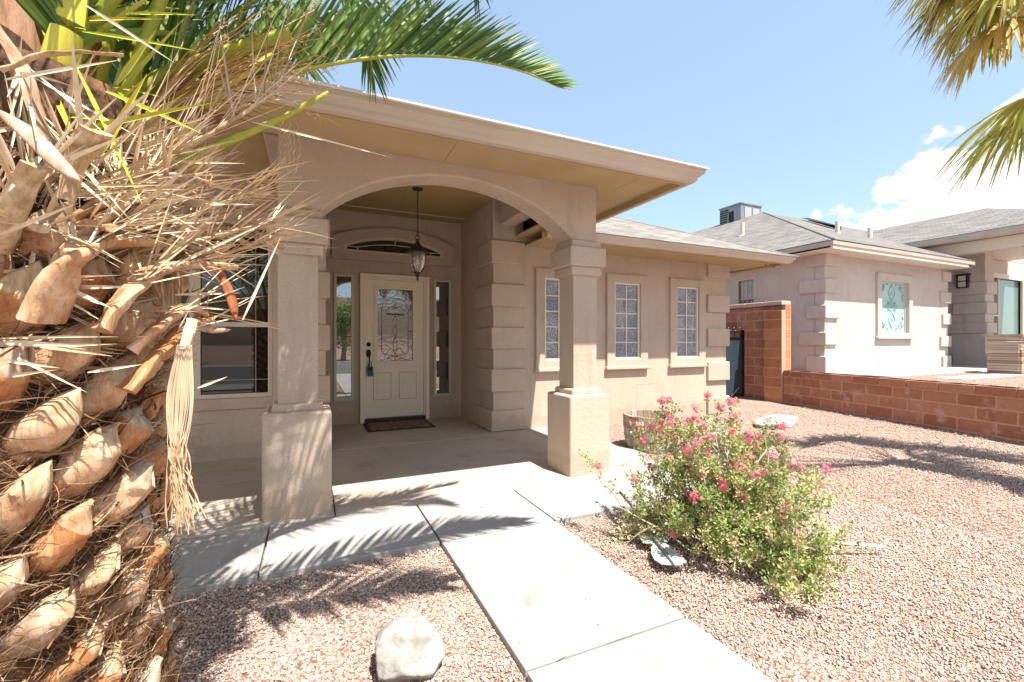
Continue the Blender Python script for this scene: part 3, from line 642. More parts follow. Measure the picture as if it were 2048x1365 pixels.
for q in ((10.02, 10.22, 2.715, 4.09, z0n, 3.08), (10.02, 10.22, 4.60, 16, z0n, 3.08), (10.02, 10.22, 4.09, 4.60, z0n, 2.08), (10.02, 10.22, 4.09, 4.60, 2.68, 3.08)): b.box(*q)
b.build('side_wall', ST2, NH)
w = empty('window', (0, 0, 0), None, None); w.parent = NH; w.location = -NH.location
b = MB(); b.box(10.0, 10.05, 4.05, 4.13, 2.04, 2.72); b.box(10.0, 10.05, 4.56, 4.64, 2.04, 2.72); b.box(10.0, 10.05, 4.13, 4.56, 2.04, 2.10); b.box(10.0, 10.05, 4.13, 4.56, 2.66, 2.72); b.build('frame', ST2, w)
b = MB(); b.box(10.06, 10.07, 4.13, 4.56, 2.10, 2.66); b.build('pane', glassy('neighbour_glass', (.07, .085, .09), .05, 1, ior=1.9), w)
b = MB()
for y in (4.23, 4.345, 4.46): b.box(10.05, 10.0605, y - .006, y + .006, 2.10, 2.66)
for z in (2.2, 2.57): b.box(10.0505, 10.0603, 4.13, 4.56, z - .006, z + .006)
b.build('muntin', TRIMW, w)
for i, (za, zb) in enumerate(((2.74, 2.99), (2.18, 2.466), (1.64, 1.92), (1.084, 1.356), (.45, .854))):
    d = .10 if i % 2 else 0
    b = MB(); b.box(9.97, 10.44 - d * .5, 2.46, 2.87 + d * 1.6, za, zb); b.build('quoin', ST2, NH, bevel=.02)
    b = MB(); b.box(14.75 - d, 15.15, 2.46, 2.75, za - .06, zb - .06); b.build('quoin', ST2, NH, bevel=.02)
NG = mat('neighbour_fascia', (.40, .33, .28), (.46, .38, .32), 4, .7); NG2 = mat('neighbour_trim', (.62, .54, .45), None, rough=.5)
ez = 3.14; k = 5.5
b = MB(); A = (9.50, 2.04, ez); B_ = (15.24, 2.04, ez); R1 = (9.50 + k, 2.04 + k, ez + .48 * k)
roof_face(b, [A, B_, (24, 2.04 + k, ez + .48 * k) if False else (15.24, 2.04 + k, ez + .48 * k), R1])
roof_face(b, [(15.24, 2.04 + 1.2, ez + .576), (24, 2.04 + 1.2, ez + .576), (24, 2.04 + k, ez + .48 * k), (15.24, 2.04 + k, ez + .48 * k)])
roof_face(b, [(9.50, 20, ez), A, R1, (9.50 + k, 20, ez + .48 * k)])
roof_face(b, [(24, 2.04 + 2 * k, ez), (9.5 + k, 2.04 + 2 * k, ez), (9.5 + k, 2.04 + k, ez + .48 * k), (24, 2.04 + k, ez + .48 * k)])
SHN = shingle('shingle_grey_neighbour', (.14, .135, .13), (.225, .215, .205))
b.build('roof', SHN, NH)
b = MB(); b.tube([A, R1], .02, 5); b.build('hip_cap', mat('hip_cap_dark', (.10, .095, .09)), NH)
b = MB(); b.box(9.50, 15.24, 2.05, 2.10, 3.05, 3.13); b.box(9.50, 9.54, 2.101, 16, 3.03, 3.125); b.build('fascia', NG, NH)
b = MB(); b.box(9.53, 14.95, 2.07, 2.12, 2.975, 3.049); b.build('lower_trim', NG2, NH)
b = MB(); b.box(9.54, 15.2, 2.125, 2.6, 2.985, 3.0); b.box(9.545, 10.1, 2.605, 16, 2.985, 3.0); b.build('soffit', NG2, NH)
for (x, y, z, hh) in ((12.8, 3.83, 3.93, .36), (14.4, 3.9, 3.95, .36), (11.97, 5.98, 4.27, .42)):
    b = MB(); b.tube([(x, y, z), (x, y, z + .06), (x, y, z + hh)], [.11, .055, .055], 12); b.build('vent_pipe', NG2, NH, smooth=False)
b = MB(); b.quad((16.6, 6.95, 5.62), (16.4, 7.1, 5.62), (14.5, 5.0, 4.68), (14.8, 4.85, 4.62)); b.quad((16.6, 6.95, 5.52), (14.8, 4.85, 4.5), (14.8, 4.85, 4.62), (16.6, 6.95, 5.62)); b.build('skylight', BLK, NH)
# taller porch roof of that house, on its right
b = MB(); E1 = (15.3, .1, 3.88); E2 = (20.7, .1, 3.88); r0 = (18, 2.8, 5.0); r1 = (18, 7.5, 5.0)
roof_face(b, [(15.3, 7.5, 3.88), E1, r0, r1]); roof_face(b, [E1, E2, r0]); roof_face(b, [E2, (20.7, 7.5, 3.88), r1, r0]); b.build('porch_roof', SHN, NH)
b = MB(); b.box(15.3, 15.36, .1, 5.2, 3.72, 3.87); b.box(15.361, 20.6, .1, .16, 3.72, 3.87); b.build('fascia', NG, NH)
b = MB(); b.box(15.361, 20.6, .161, 7, 3.73, 3.75); b.build('porch_soffit', NG2, NH)
b = MB(); b.box(15.62, 15.92, .75, 5.0, 3.42, 3.72); b.build('porch_beam', NG2, NH, bevel=.02)
b = MB(); b.box(15.62, 16.0, .95, 1.35, .5, 3.419); b.build('porch_pillar', ST2, NH, bevel=.02)
b = MB(); b.box(16.5, 17.0, 2.3, 6, .45, 3.72); b.build('entry_wall', ST2, NH, bevel=.02)
for i, (za, zb) in enumerate(((2.42, 2.75), (1.90, 2.20), (1.38, 1.66), (.45, 1.14 - .30))):
    b = MB(); b.box(16.45, 17.03, 2.25, 2.95 if i % 2 else 3.15, za, zb); b.build('quoin', ST2, NH, bevel=.02)
wall_xz('far_wall', ST2, NH, 17.01, 26, .45, 3.72, 3.2, .2, [(19.2, 21.6, 1.25, 3.15)], .01)
w = empty('window', (0, 0, 0), None, None); w.parent = NH; w.location = -NH.location
b = MB(); b.box(19.2, 21.6, 3.25, 3.26, 1.25, 3.15); b.build('pane', glassy('green_glass', (.14, .22, .20), .1, .8), w)
b = MB()
for q in ((19.05, 21.75, 3.15, 3.25, 3.15, 3.3), (19.05, 21.75, 3.15, 3.25, 1.1, 1.25), (19.05, 19.2, 3.15, 3.25, 1.25, 3.15), (21.6, 21.75, 3.15, 3.25, 1.25, 3.15), (20.0, 20.06, 3.2, 3.249, 1.25, 3.15), (19.2, 20.0, 3.2, 3.249, 1.95, 2.0)): b.box(*q)
b.build('frame', NG2, w)
b = MB(); b.box(16.36, 16.49, 2.62, 2.64, 2.64, 2.95)
for q in ((16.34, 16.48, 2.60, 2.62), (16.34, 16.48, 2.80, 2.82)): b.box(q[0], q[1], q[2], q[3], 2.62, 2.95)
b.box(16.32, 16.5, 2.58, 2.84, 2.95, 2.99); b.box(16.33, 16.48, 2.6, 2.82, 2.78, 2.80); b.box(16.33, 16.48, 2.6, 2.82, 2.61, 2.63)
wl = b.build('wall_lamp', DARK, NH)
b = MB(); b.box(16.36, 16.48, 2.625, 2.795, 2.635, 2.94); b.build('lamp_glass', mat('lamp_milk_glass', (.62, .58, .46)), wl)
b = MB(); b.box(16.40, 16.49, 2.98, 3.10, 1.1, 1.28); b.build('outlet_box', mat('outlet_grey', (.25, .26, .27)), NH, bevel=.01)
AC = empty('rooftop_air_conditioner', (15.4, 8.8, 5.3), 'grey rooftop air conditioner box behind the ridge of the neighbouring house', 'air conditioner')
ACm = mat('ac_sheet', (.18, .22, .25), (.25, .28, .30), 3, .45, spec=.4, metal=.3)
b = MB(); b.box(14.85, 15.98, 8.32, 9.25, 5.25, 6.30); b.box(14.82, 16.0, 8.29, 9.28, 6.30, 6.345); b.build('casing', ACm, AC)
b = MB()
for k in range(9): b.box(14.825, 14.849, 8.95 - k * .012, 9.24 - k * .003, 5.5 + k * .085, 5.54 + k * .085)
b.box(14.835, 14.849, 8.62, 8.83, 5.45, 6.1); b.build('grille', BLK, AC)
b = MB(); b.box(15.05, 15.40, 8.30, 8.319, 5.6, 6.2); b.box(15.5, 15.85, 8.305, 8.319, 5.6, 6.2); b.build('access_panel', mat('ac_panel', (.36, .37, .37)), AC)
# stacked stone column
SC = empty('stone_column', (13.2, .8, .5), 'short column of stacked tan stone with a flat cap at the edge of the neighbouring porch', 'column')
b = MB(); rnd = []; z = .5
while z < 1.22:
    hgt = rr_.uniform(.035, .08); x = 12.98
    while x < 13.52:
        ww = rr_.uniform(.12, .3); b.box(x, min(13.55, x + ww) - .006, .60 + rr_.uniform(-.02, .02), 1.08, z, z + hgt - .006); rnd += [rr_.random()] * 6; x += ww
    b.box(12.96 + rr_.uniform(-.02, .02), 12.979, .62, 1.07, z, z + hgt - .006); rnd += [rr_.random()] * 6; z += hgt
o = b.build('stacked_stone', attr_mat('ledge_stone', [(0, (.25, .17, .12)), (.5, (.42, .32, .24)), (1, (.52, .42, .34))], .9, .1, .01, 40), SC); set_rnd(o.data, rnd)
box('cap', mat('stone_cap', (.30, .22, .17), (.4, .3, .24), 8), SC, 12.92, 13.6, .55, 1.12, z + .001, z + .045)

# ---------------------------------------------------------------- planter, rocks, ornaments
BW = mat('barrel_oak', (.27, .19, .12), (.40, .33, .26), 9, .85, .004, 60, stretch=(1, 1, .25)); BW2 = mat('barrel_oak_grey', (.34, .30, .26), (.46, .42, .37), 12, .9, .004, 60, stretch=(1, 1, .2))
HOOP = mat('barrel_hoop', (.20, .17, .15), (.34, .30, .27), 14, .7, metal=.4)
BR = empty('half_barrel_planter', (3.72, .64, GR0), 'weathered half oak barrel planter with metal hoops between right pillar and bush', 'planter')
cx, cy = 3.72, .64
def brad(z): return .262 + .032 * math.sin(min(1, (z + .03) / .40) * 1.6)
n = 22
for i in range(n):
    a0 = 2 * math.pi * i / n + .008; a1 = 2 * math.pi * (i + 1) / n - .008; b = MB(); rows = []
    top = .35 + rr_.uniform(-.006, .006)
    for z in (-.035, .03, .1, .17, .24, .30, top):
        r = brad(z); rows.append([(cx + q * math.cos(a), cy + q * math.sin(a), z) for q, a in ((r, a0), (r + .001, (a0 + a1) / 2), (r, a1), (r - .026, a1), (r - .026, a0))])
    b.grid(rows, closed=True, cap=True); b.build('stave', BW if i % 5 else BW2, BR)
for zc in (.235, .115, -.005):
    b = MB(); b.grid([[(cx + (brad(zc + dz) + o_) * math.cos(2 * math.pi * j / 48), cy + (brad(zc + dz) + o_) * math.sin(2 * math.pi * j / 48), zc + dz) for j in range(48)] for dz, o_ in ((-.02, 0), (-.02, .004), (.02, .004), (.02, 0))], closed=True); b.build('hoop', HOOP, BR)
b = MB(); b.lathe((cx, cy, 0), [(.001, .12), (.12, .125), (.25, .11)], 24); b.build('soil', mat('potting_soil', (.16, .13, .10), (.26, .22, .18), 20, 1, .01, 60), BR)
def rock(name, c, r, seed, m, sub=4, amp=.25, flat=1, facets=7, label='', group=None):
    bm = bmesh.new(); bmesh.ops.create_icosphere(bm, subdivisions=sub, radius=1); rg = random.Random(seed)
    cuts = [(Vector((rg.gauss(0, 1), rg.gauss(0, 1), rg.gauss(0, .8))).normalized(), rg.uniform(.74, .92)) for _ in range(facets)]
    for v in bm.verts:
        p = v.co.copy()
        for n_, d in cuts:
            e = p.dot(n_) - d
            if e > 0: p -= n_ * e * .9
        p *= 1 + amp * .35 * noise.noise(p * 1.7 + Vector((seed, 0, 0))) + amp * .12 * noise.noise(p * 5 + Vector((seed, 3, 0))) + amp * .05 * noise.noise(p * 14)
        v.co = Vector((c[0] + p.x * r[0], c[1] + p.y * r[1], c[2] + p.z * r[2] * flat))
    me = bpy.data.meshes.new(name); bm.to_mesh(me); bm.free(); me.polygons.foreach_set('use_smooth', [True] * len(me.polygons))
    o = link(name, me, None, [m]); return tag(o, label, 'rock', group)
m_, N_, L_, b_ = nodes('quartz_rock'); b_.inputs['Roughness'].default_value = .8
a_ = ramp(N_, L_, tex(N_, L_, 6, 8, .65).outputs['Fac'], [(.3, (.15, .14, .12)), (.45, (.28, .27, .245)), (.62, (.40, .39, .37))])
c_ = ramp(N_, L_, tex(N_, L_, 9, 6, .7).outputs['Fac'], [(.52, (1, 1, 1)), (.66, (.74, .80, .76)), (.75, (.95, .82, .66))])
mx = N_.new('ShaderNodeMix'); mx.data_type = 'RGBA'; mx.blend_type = 'MULTIPLY'; mx.inputs['Factor'].default_value = .9
L_.new(a_, mx.inputs['A']); L_.new(c_, mx.inputs['B']); L_.new(mx.outputs['Result'], b_.inputs['Base Color'])
bump(N_, L_, b_, tex(N_, L_, 40, 6, .7).outputs['Fac'], .006); QZ = m_
rock('boulder', (.605, -1.60, .035), (.138, .118, .112), 12, QZ, 5, .38, facets=7, label='large pale quartz boulder on the red gravel left of the walkway')
rock('boulder', (5.0, 1.0, .03), (.26, .16, .12), 4, QZ, 4, .3, label='white rock just right of the barrel planter, behind the flowering bush', group='white rocks behind the bush')
rock('boulder', (6.3, .95, .02), (.42, .2, .10), 9, QZ, 4, .3, label='long low flat white rock behind the bush, farthest right of the white rocks', group='white rocks behind the bush')
rock('boulder', (4.45, .35, .04), (.20, .15, .11), 21, QZ, 4, .3, label='small white rock half hidden behind the middle of the bush', group='white rocks behind the bush')
# garden ornament: a flat metal spade-and-bar cutout with a pole, lying on the gravel
SG = empty('metal_garden_ornament', (2.02, -1.3, 0), 'pale metal urn cutout with a grey pole lying on the gravel before the bush', 'garden ornament')
def g_at(u, v, z=.0): 
    d = (CAM.z - z) * FPX / (v - 684); return P(u, v, d)
OM = mat('galvanised_pale', (.50, .54, .50), (.62, .65, .60), 12, .6, spec=.4)
top = [(1276, 1070), (1345, 1070), (1333, 1087), (1326, 1086), (1336, 1090), (1352, 1103), (1363, 1112), (1373, 1123), (1362, 1128), (1345, 1129), (1322, 1127), (1309, 1119), (1302, 1105), (1303, 1094), (1307, 1089), (1300, 1086), (1286, 1085)]
b = MB(); tp = [g_at(u, v, .025) for u, v in top]; n = len(tp); b.quad(*tp[::-1]); b.quad(*[p - Vector((0, 0, .006)) for p in tp]); b.grid([tp, [p - Vector((0, 0, .006)) for p in tp]], closed=True); b.build('cutout', OM, SG)
b = MB(); b.tube([g_at(1352, 1133, .03), g_at(1300, 1065, .045), g_at(1262, 1010, .14), g_at(1240, 985, .16)], .009, 8); b.build('pole', mat('pole_grey', (.14, .14, .16), (.24, .23, .24), 30, .5, metal=.5), SG, smooth=True)
ST_ = MB(); ST_.tube([g_at(1655, 1085, .05), g_at(1770, 1094, .02)], [.012, .009], 8)
tag(ST_.build('white_plastic_pipe', mat('white_pvc', (.72, .71, .66), None, rough=.4), smooth=True), 'thin white plastic pipe sticking out of the right side of the bush', 'pipe')

# ---------------------------------------------------------------- flowering bush
LEAFB = attr_mat('bush_leaf', [(0, (.13, .19, .05)), (.35, (.27, .36, .09)), (.62, (.40, .46, .16)), (.85, (.56, .50, .18)), (1, (.58, .45, .28))], .5, .4, trans=.28)
TWIG = mat('bush_twig', (.34, .26, .19), (.48, .40, .32), 20, .9)
PINK = attr_mat('bush_flower', [(0, (.62, .09, .19)), (.5, (.74, .18, .27)), (.85, (.80, .34, .39)), (1, (.78, .50, .48))], .6, .3, trans=.3)
def bush():
    rg = random.Random(21); base = Vector((2.50, -1.46, GR0))
    lat = Vector((math.cos(YAW), math.sin(YAW), 0)); dep = Vector((-math.sin(YAW), math.cos(YAW), 0))
    root = empty('flowering_bush', base, 'sprawling green bush covered with small pink flower clusters on the gravel by the walkway', 'bush')
    tw = MB(); lv = MB(); lr = []; tips = []
    def leaf(p, d, s, v):
        d = d.normalized(); a = d.cross(Vector((rg.gauss(0, 1), rg.gauss(0, 1), rg.gauss(0, 1)))).normalized(); n_ = d.cross(a)
        lv.quad(p, p + d * s * .45 + a * s * .32 + n_ * s * .1, p + d * s, p + d * s * .45 - a * s * .32 + n_ * s * .1); lr.append(v)
    def branch(p, d, L, r, lvl):
        n = 6; pts = [p]; q = p.copy(); dd = d.normalized()
        for k in range(n):
            dd = (dd + Vector((rg.gauss(0, .16), rg.gauss(0, .16), rg.gauss(0, .12) + (.03 if lvl else -.015)))).normalized(); q = q + dd * L / n
            if q.z < GR0 + .03: q.z = GR0 + .03 + rg.random() * .02
            pts.append(q.copy())
        tw.tube(pts, [r * (1 - .75 * k / n) for k in range(n + 1)], 4 if lvl == 0 else 3)
        if lvl < 2:
            for j in range((6, 5)[lvl]):
                k = rg.randint(2, n); f = (dd + Vector((rg.gauss(0, .7), rg.gauss(0, .7), rg.gauss(.25, .55)))).normalized()
                branch(pts[k], f, L * rg.uniform(.28, .5), r * .55, lvl + 1)
        if lvl >= 1:
            bare = rg.random() < (.45 if (pts[-1] - base).dot(dep) < .0 and pts[-1].z < .33 else .14)
            hue = rg.uniform(0, .55) if rg.random() < .6 else rg.uniform(.55, 1)
            if not bare:
                for k in range(1, n + 1):
                    for _ in range(4):
                        o = Vector((rg.gauss(0, 1), rg.gauss(0, 1), rg.gauss(.2, 1))); leaf(pts[k] + o * .010, o + dd * .6, rg.uniform(.013, .025), min(1, max(0, hue + rg.gauss(0, .12))))
            if not bare: tips.append((pts[-1], dd))
    for k in range(54):
        a = 2 * math.pi * k / 54 + rg.uniform(-.1, .1); el = rg.uniform(.15, 1.2)
        d = (lat * math.cos(a) * (1.10 if math.sin(a) < 0 or math.cos(a) < 0 else .62) + dep * math.sin(a) * .80) * math.cos(el) + Vector((0, 0, math.sin(el)))
        side = math.cos(a); L = rg.uniform(.35, .52) * (1.05 if side > 0 else .95) * (1.22 if math.sin(a) > 0 else .82)
        branch(base - dep * .04 + lat * max(-.26, min(.26, rg.gauss(0, .17))) + dep * rg.gauss(0, .12), d, L, .007, 0)
    tw.build('branches', TWIG, root)
    o = lv.build('foliage', LEAFB, root); set_rnd(o.data, lr)
    rg.shuffle(tips); used = []; cnt = 0
    tips.sort(key=lambda t: -((t[0] - base).length * .5 + t[0].z * .6 + rg.gauss(0, .22)))
    for p, d in tips:
        if any((p - q).length < .062 for q in used): continue
        used.append(p); cnt += 1
        if cnt > 98: break
        b = MB(); rv = []; v0 = rg.random(); R_ = rg.uniform(.014, .029)
        for _ in range(int(9 + R_ * 700)):
            o_ = Vector((rg.gauss(0, 1), rg.gauss(0, 1), rg.gauss(.3, 1))).normalized(); c = p + d * .01 + o_ * R_ * rg.uniform(.4, 1.35)
            a1 = o_.cross(Vector((.3, .2, .9))).normalized(); a2 = o_.cross(a1); s = .0075
            for t in range(5):
                w0 = 2 * math.pi * t / 5; w1 = w0 + .9
                b.quad(c, c + (a1 * math.cos(w0) + a2 * math.sin(w0)) * s, c + (a1 * math.cos((w0 + w1) / 2) + a2 * math.sin((w0 + w1) / 2)) * s * 1.4 + o_ * .002, c + (a1 * math.cos(w1) + a2 * math.sin(w1)) * s)
                rv.append(min(1, max(0, v0 * .8 + rg.gauss(.1, .15))))
        ob = b.build('flower_cluster', PINK, root); set_rnd(ob.data, rv)
bush()

# ---------------------------------------------------------------- big palm in the foreground
AX = Vector((-.33, -1.86, 0))          # trunk axis
toC = Vector((CAM.x - AX.x, CAM.y - AX.y, 0)).normalized()
def woodmat(name, c1, c2, c3, st=(1, 1, .12), sc=28):
    m, N, L, bs = nodes(name); bs.inputs['Roughness'].default_value = .72; bs.inputs['Specular IOR Level'].default_value = .25
    a = ramp(N, L, tex(N, L, sc, 6, .6, stretch=st).outputs['Fac'], [(.33, c1), (.5, c2), (.66, c3)])
    t = ramp(N, L, tex(N, L, 8, 4, .6).outputs['Fac'], [(.35, (.72, .55, .42)), (.55, (1, 1, 1)), (.72, (1.12, 1.12, 1.12))])
    mx = N.new('ShaderNodeMix'); mx.data_type = 'RGBA'; mx.blend_type = 'MULTIPLY'; mx.inputs['Factor'].default_value = .9
    L.new(a, mx.inputs['A']); L.new(t, mx.inputs['B'])
    t2 = ramp(N, L, tex(N, L, 130, 3, .6, stretch=(1, 1, .1)).outputs['Fac'], [(.36, (.62, .55, .5)), (.5, (1, 1, 1))])
    m2 = N.new('ShaderNodeMix'); m2.data_type = 'RGBA'; m2.blend_type = 'MULTIPLY'; m2.inputs['Factor'].default_value = .55
    L.new(mx.outputs['Result'], m2.inputs['A']); L.new(t2, m2.inputs['B']); L.new(m2.outputs['Result'], bs.inputs['Base Color'])
    bump(N, L, bs, tex(N, L, 90, 4, .6, stretch=st).outputs['Fac'], .004); return m
BOOT = woodmat('leaf_base_wood', (.34, .14, .055), (.50, .25, .11), (.56, .36, .20))
BOOTP = woodmat('leaf_base_pale', (.40, .22, .12), (.56, .37, .22), (.62, .46, .33))
CUT = woodmat('cut_wood', (.34, .24, .14), (.50, .38, .24), (.58, .47, .33), sc=60)
BOOTG = woodmat('leaf_base_weathered', (.24, .15, .09), (.40, .28, .19), (.52, .42, .32)); CUTG = woodmat('cut_wood_grey', (.30, .23, .16), (.44, .36, .27), (.56, .49, .40), sc=60)
STRAW = attr_mat('dry_straw', [(0, (.34, .22, .12)), (.35, (.60, .46, .29)), (1, (.74, .65, .50))], .7, .25, mul=(60, (.8, .75, .7)), stretch=(1, 1, .2))
FIB = attr_mat('palm_fibre', [(0, (.035, .018, .010)), (.42, (.13, .068, .034)), (.74, (.32, .19, .10)), (1, (.60, .46, .30))], .85, .15)
CORE = mat('trunk_core', (.04, .022, .012), (.15, .075, .035), 22, .95, .03, 30, stretch=(1, 1, .5))
LEAFG = attr_mat('palm_leaflet', [(0, (.04, .09, .02)), (.3, (.09, .19, .028)), (.65, (.21, .32, .045)), (.9, (.40, .42, .09)), (1, (.56, .48, .24))], .38, .5, trans=.3)
PETG = attr_mat('green_petiole', [(0, (.13, .21, .02)), (.5, (.34, .37, .03)), (1, (.58, .50, .06))], .42, .45, bdist=.001, mul=(30, (.80, .86, .72)), stretch=(1, 1, .15))
ORG = attr_mat('flower_stalk', [(0, (.30, .17, .06)), (.5, (.52, .25, .04)), (1, (.55, .42, .26))], .6, .3)
MAUV = woodmat('dead_petiole', (.30, .20, .14), (.46, .34, .26), (.58, .46, .36))
SPATH = woodmat('spathe_brown', (.14, .065, .035), (.28, .15, .08), (.38, .24, .15))
PALM = empty('date_palm', (AX.x, AX.y, GR0), 'huge shaggy palm with cut orange leaf bases and dry straw spikes, left foreground', 'palm tree')
rp = random.Random(11)
TR = lambda z: .256 - .02 * z / 1.5 + .03 * max(0, 1 - z / .3)
def crn(pts, n):
    pts = [Vector(p) for p in pts]; q = [pts[0] * 2 - pts[1]] + pts + [pts[-1] * 2 - pts[-2]]; out = []
    segs = len(pts) - 1
    for i in range(n + 1):
        t = i / n * segs; k = min(int(t), segs - 1); f = t - k; a, b_, c, d = q[k:k + 4]
        out.append(.5 * ((2 * b_) + (c - a) * f + (2 * a - 5 * b_ + 4 * c - d) * f * f + (3 * b_ - 3 * c + d - a) * f ** 3))
    return out
def trunk():
    b = MB(); rows = []
    for j in range(60):
        z = GR0 + 1.75 * j / 59
        rows.append([(AX.x + (TR(z) + .03 * noise.noise(Vector((3 * math.cos(t), 3 * math.sin(t), z * 9)))) * math.cos(t), AX.y + (TR(z) + .03 * noise.noise(Vector((3 * math.cos(t), 3 * math.sin(t), z * 9)))) * math.sin(t), z) for t in [2 * math.pi * k / 64 for k in range(64)]])
    b.grid(rows, closed=True, cap=True); b.build('trunk', CORE, PALM, smooth=True)
trunk()
def boot(ang, z, Wd, Ln, T, tilt, lean, rg, cut=.58):
    r = Vector((math.cos(ang), math.sin(ang), 0)); u = Vector((-r.y, r.x, 0)); kk = Vector((0, 0, 1))
    base = Vector((AX.x, AX.y, z)) + r * (TR(z) - .03)
    ax = (kk * math.cos(lean) + r * math.sin(lean)); ax = ax * math.cos(tilt) + u * math.sin(tilt)
    side = (u * math.cos(tilt) - kk * math.sin(tilt)).normalized(); out = side.cross(ax).normalized()
    if out.dot(r) < 0: out = -out
    n = 14; mth = 11; rows = []; ms = []; sd = rg.random() * 100; sk = rg.uniform(-.35, .35)
    for i in range(n + 1):
        s = i / n
        wv = Wd * (.50 + .12 * math.sin(s / cut * math.pi)) if s < cut else Wd * .5 * max(.03, (1 - ((s - cut) / (1 - cut)) ** 1.5))
        tt = T * (.40 + .60 * math.sin(min(1, s / (cut * .9)) * math.pi / 2)) if s < cut else T * (1 - (s - cut) / (1 - cut) * .93)
        p = .85 if s < cut else .22
        row = []
        for j in range(mth):
            th = -math.pi / 2 + math.pi * j / (mth - 1); cs = max(0, math.cos(th))
            q = base + ax * (Ln * s + (.02 * sk * math.sin(th) * Ln * 8 * (s if s > cut else 0))) + side * wv * math.sin(th) + out * (tt * cs ** p + .016)
            nn = noise.noise(q * 22 + Vector((sd, 0, 0))) * .010 + noise.noise(q * 70) * .004 - (.006 if abs(math.sin(th * 2 + sk * 6)) < .12 and s > .3 else 0)
            row.append(q + out * nn)
        row += [base + ax * Ln * s + side * wv * .8, base + ax * Ln * s - side * wv * .8]
        rows.append(row)
        ms.append(1 if s >= cut - .001 else 0)
    # a crisp edge: repeat the row at the cut
    ci = next(i for i, m_ in enumerate(ms) if m_ == 1)
    b = MB(); m_ = ms[:-1]
    b.grid(rows, m_, closed=True, cap=True, capm=1)
    return b, base, r, u, ax, side, out
def fibre_ribbon(b, rnd, p, d, L, w, rg, curl=.5, n=5, v=None, keep=None):
    d = d.normalized(); a = d.cross(Vector((rg.gauss(0, 1), rg.gauss(0, 1), rg.gauss(0, 1)))).normalized(); rows = []
    q = p.copy(); bend = Vector((rg.gauss(0, 1), rg.gauss(0, 1), rg.gauss(0, 1))) * curl
    for k in range(n + 1):
        ww = w * (1 - .8 * k / n); rows.append([q - a * ww, q + a * ww]); d = (d + bend / n).normalized(); q = q + d * L / n
    b.grid(rows); rnd += [v if v is not None else rg.random()] * n
GA = math.pi * (3 - math.sqrt(5)); camang = math.atan2(toC.y, toC.x)
back = MB(); backm = 0; i = 0; z = -.05; nfront = 0
fib = MB(); fr = []
while z < 1.34:
    ang = (i * GA + .4) % (2 * math.pi); dlt = (ang - camang + math.pi) % (2 * math.pi) - math.pi
    up = max(0, min(1, (z - .5) / .8)); Wd = rp.uniform(.042, .062) * (1 + .55 * up); Ln = rp.uniform(.115, .16) * (1 + .1 * up); T = rp.uniform(.030, .044) * (1 + .5 * up)
    tilt = -rp.uniform(.40, .74) * (1 - .55 * up); lean = rp.uniform(.28, .46) + .20 * up
    b, base, r, u, ax, side, out = boot(ang, z, Wd, Ln, T, -tilt, lean, rp, rp.uniform(.58, .74))
    if -1.35 < dlt < 1.5 and nfront < 98:
        ob = b.build('leaf_base', [rp.choice((BOOT, BOOT, BOOTP, BOOTP, BOOTG)), rp.choice((CUT, CUT, CUTG))], PALM, smooth=True); nfront += 1
        es = ob.modifiers.new('edge', 'EDGE_SPLIT'); es.split_angle = R(42)
        for _ in range(46):      # torn fibres along its edges
            s = rp.random(); sg = rp.choice((-1, 1)); p = base + ax * Ln * s * .8 + side * Wd * .5 * sg * (1 - .3 * s) + out * .015
            fibre_ribbon(fib, fr, p, side * sg * .8 + ax * rp.uniform(-.8, .8) + out * rp.uniform(0, .7), rp.uniform(.025, .085), rp.uniform(.0004, .0012), rp, 1.4, v=rp.uniform(.5, 1))
    else:
        back.v, n0 = back.v + b.v, len(back.v); back.f += [tuple(n0 + k for k in f) for f in b.f]; back.m += b.m
    i += 1; z += .0068
tag(back.build('leaf_bases', [BOOT, CUT], PALM, smooth=True), kind='stuff')
for k in range(26000):
    z = rp.uniform(-.05, 1.55); a = camang + rp.uniform(-2.2, 2.2) if k % 4 else rp.uniform(0, 6.28); r = Vector((math.cos(a), math.sin(a), 0)); u = Vector((-r.y, r.x, 0))
    p = Vector((AX.x, AX.y, z)) + r * (TR(z) + rp.uniform(-.005, .045))
    fibre_ribbon(fib, fr, p, u * rp.gauss(.75, .45) + Vector((0, 0, 1)) * rp.gauss(.45, .5) + r * rp.gauss(.05, .16), rp.uniform(.03, .12), rp.choice((.0003, .0004, .0005, .0006, .0008, .0012, .002, .0035)), rp, rp.uniform(.3, 1.6), v=min(1, max(0, rp.gauss(.45, .28))))
o = fib.build('fibre', FIB, PALM); set_rnd(o.data, fr); tag(o, kind='stuff')

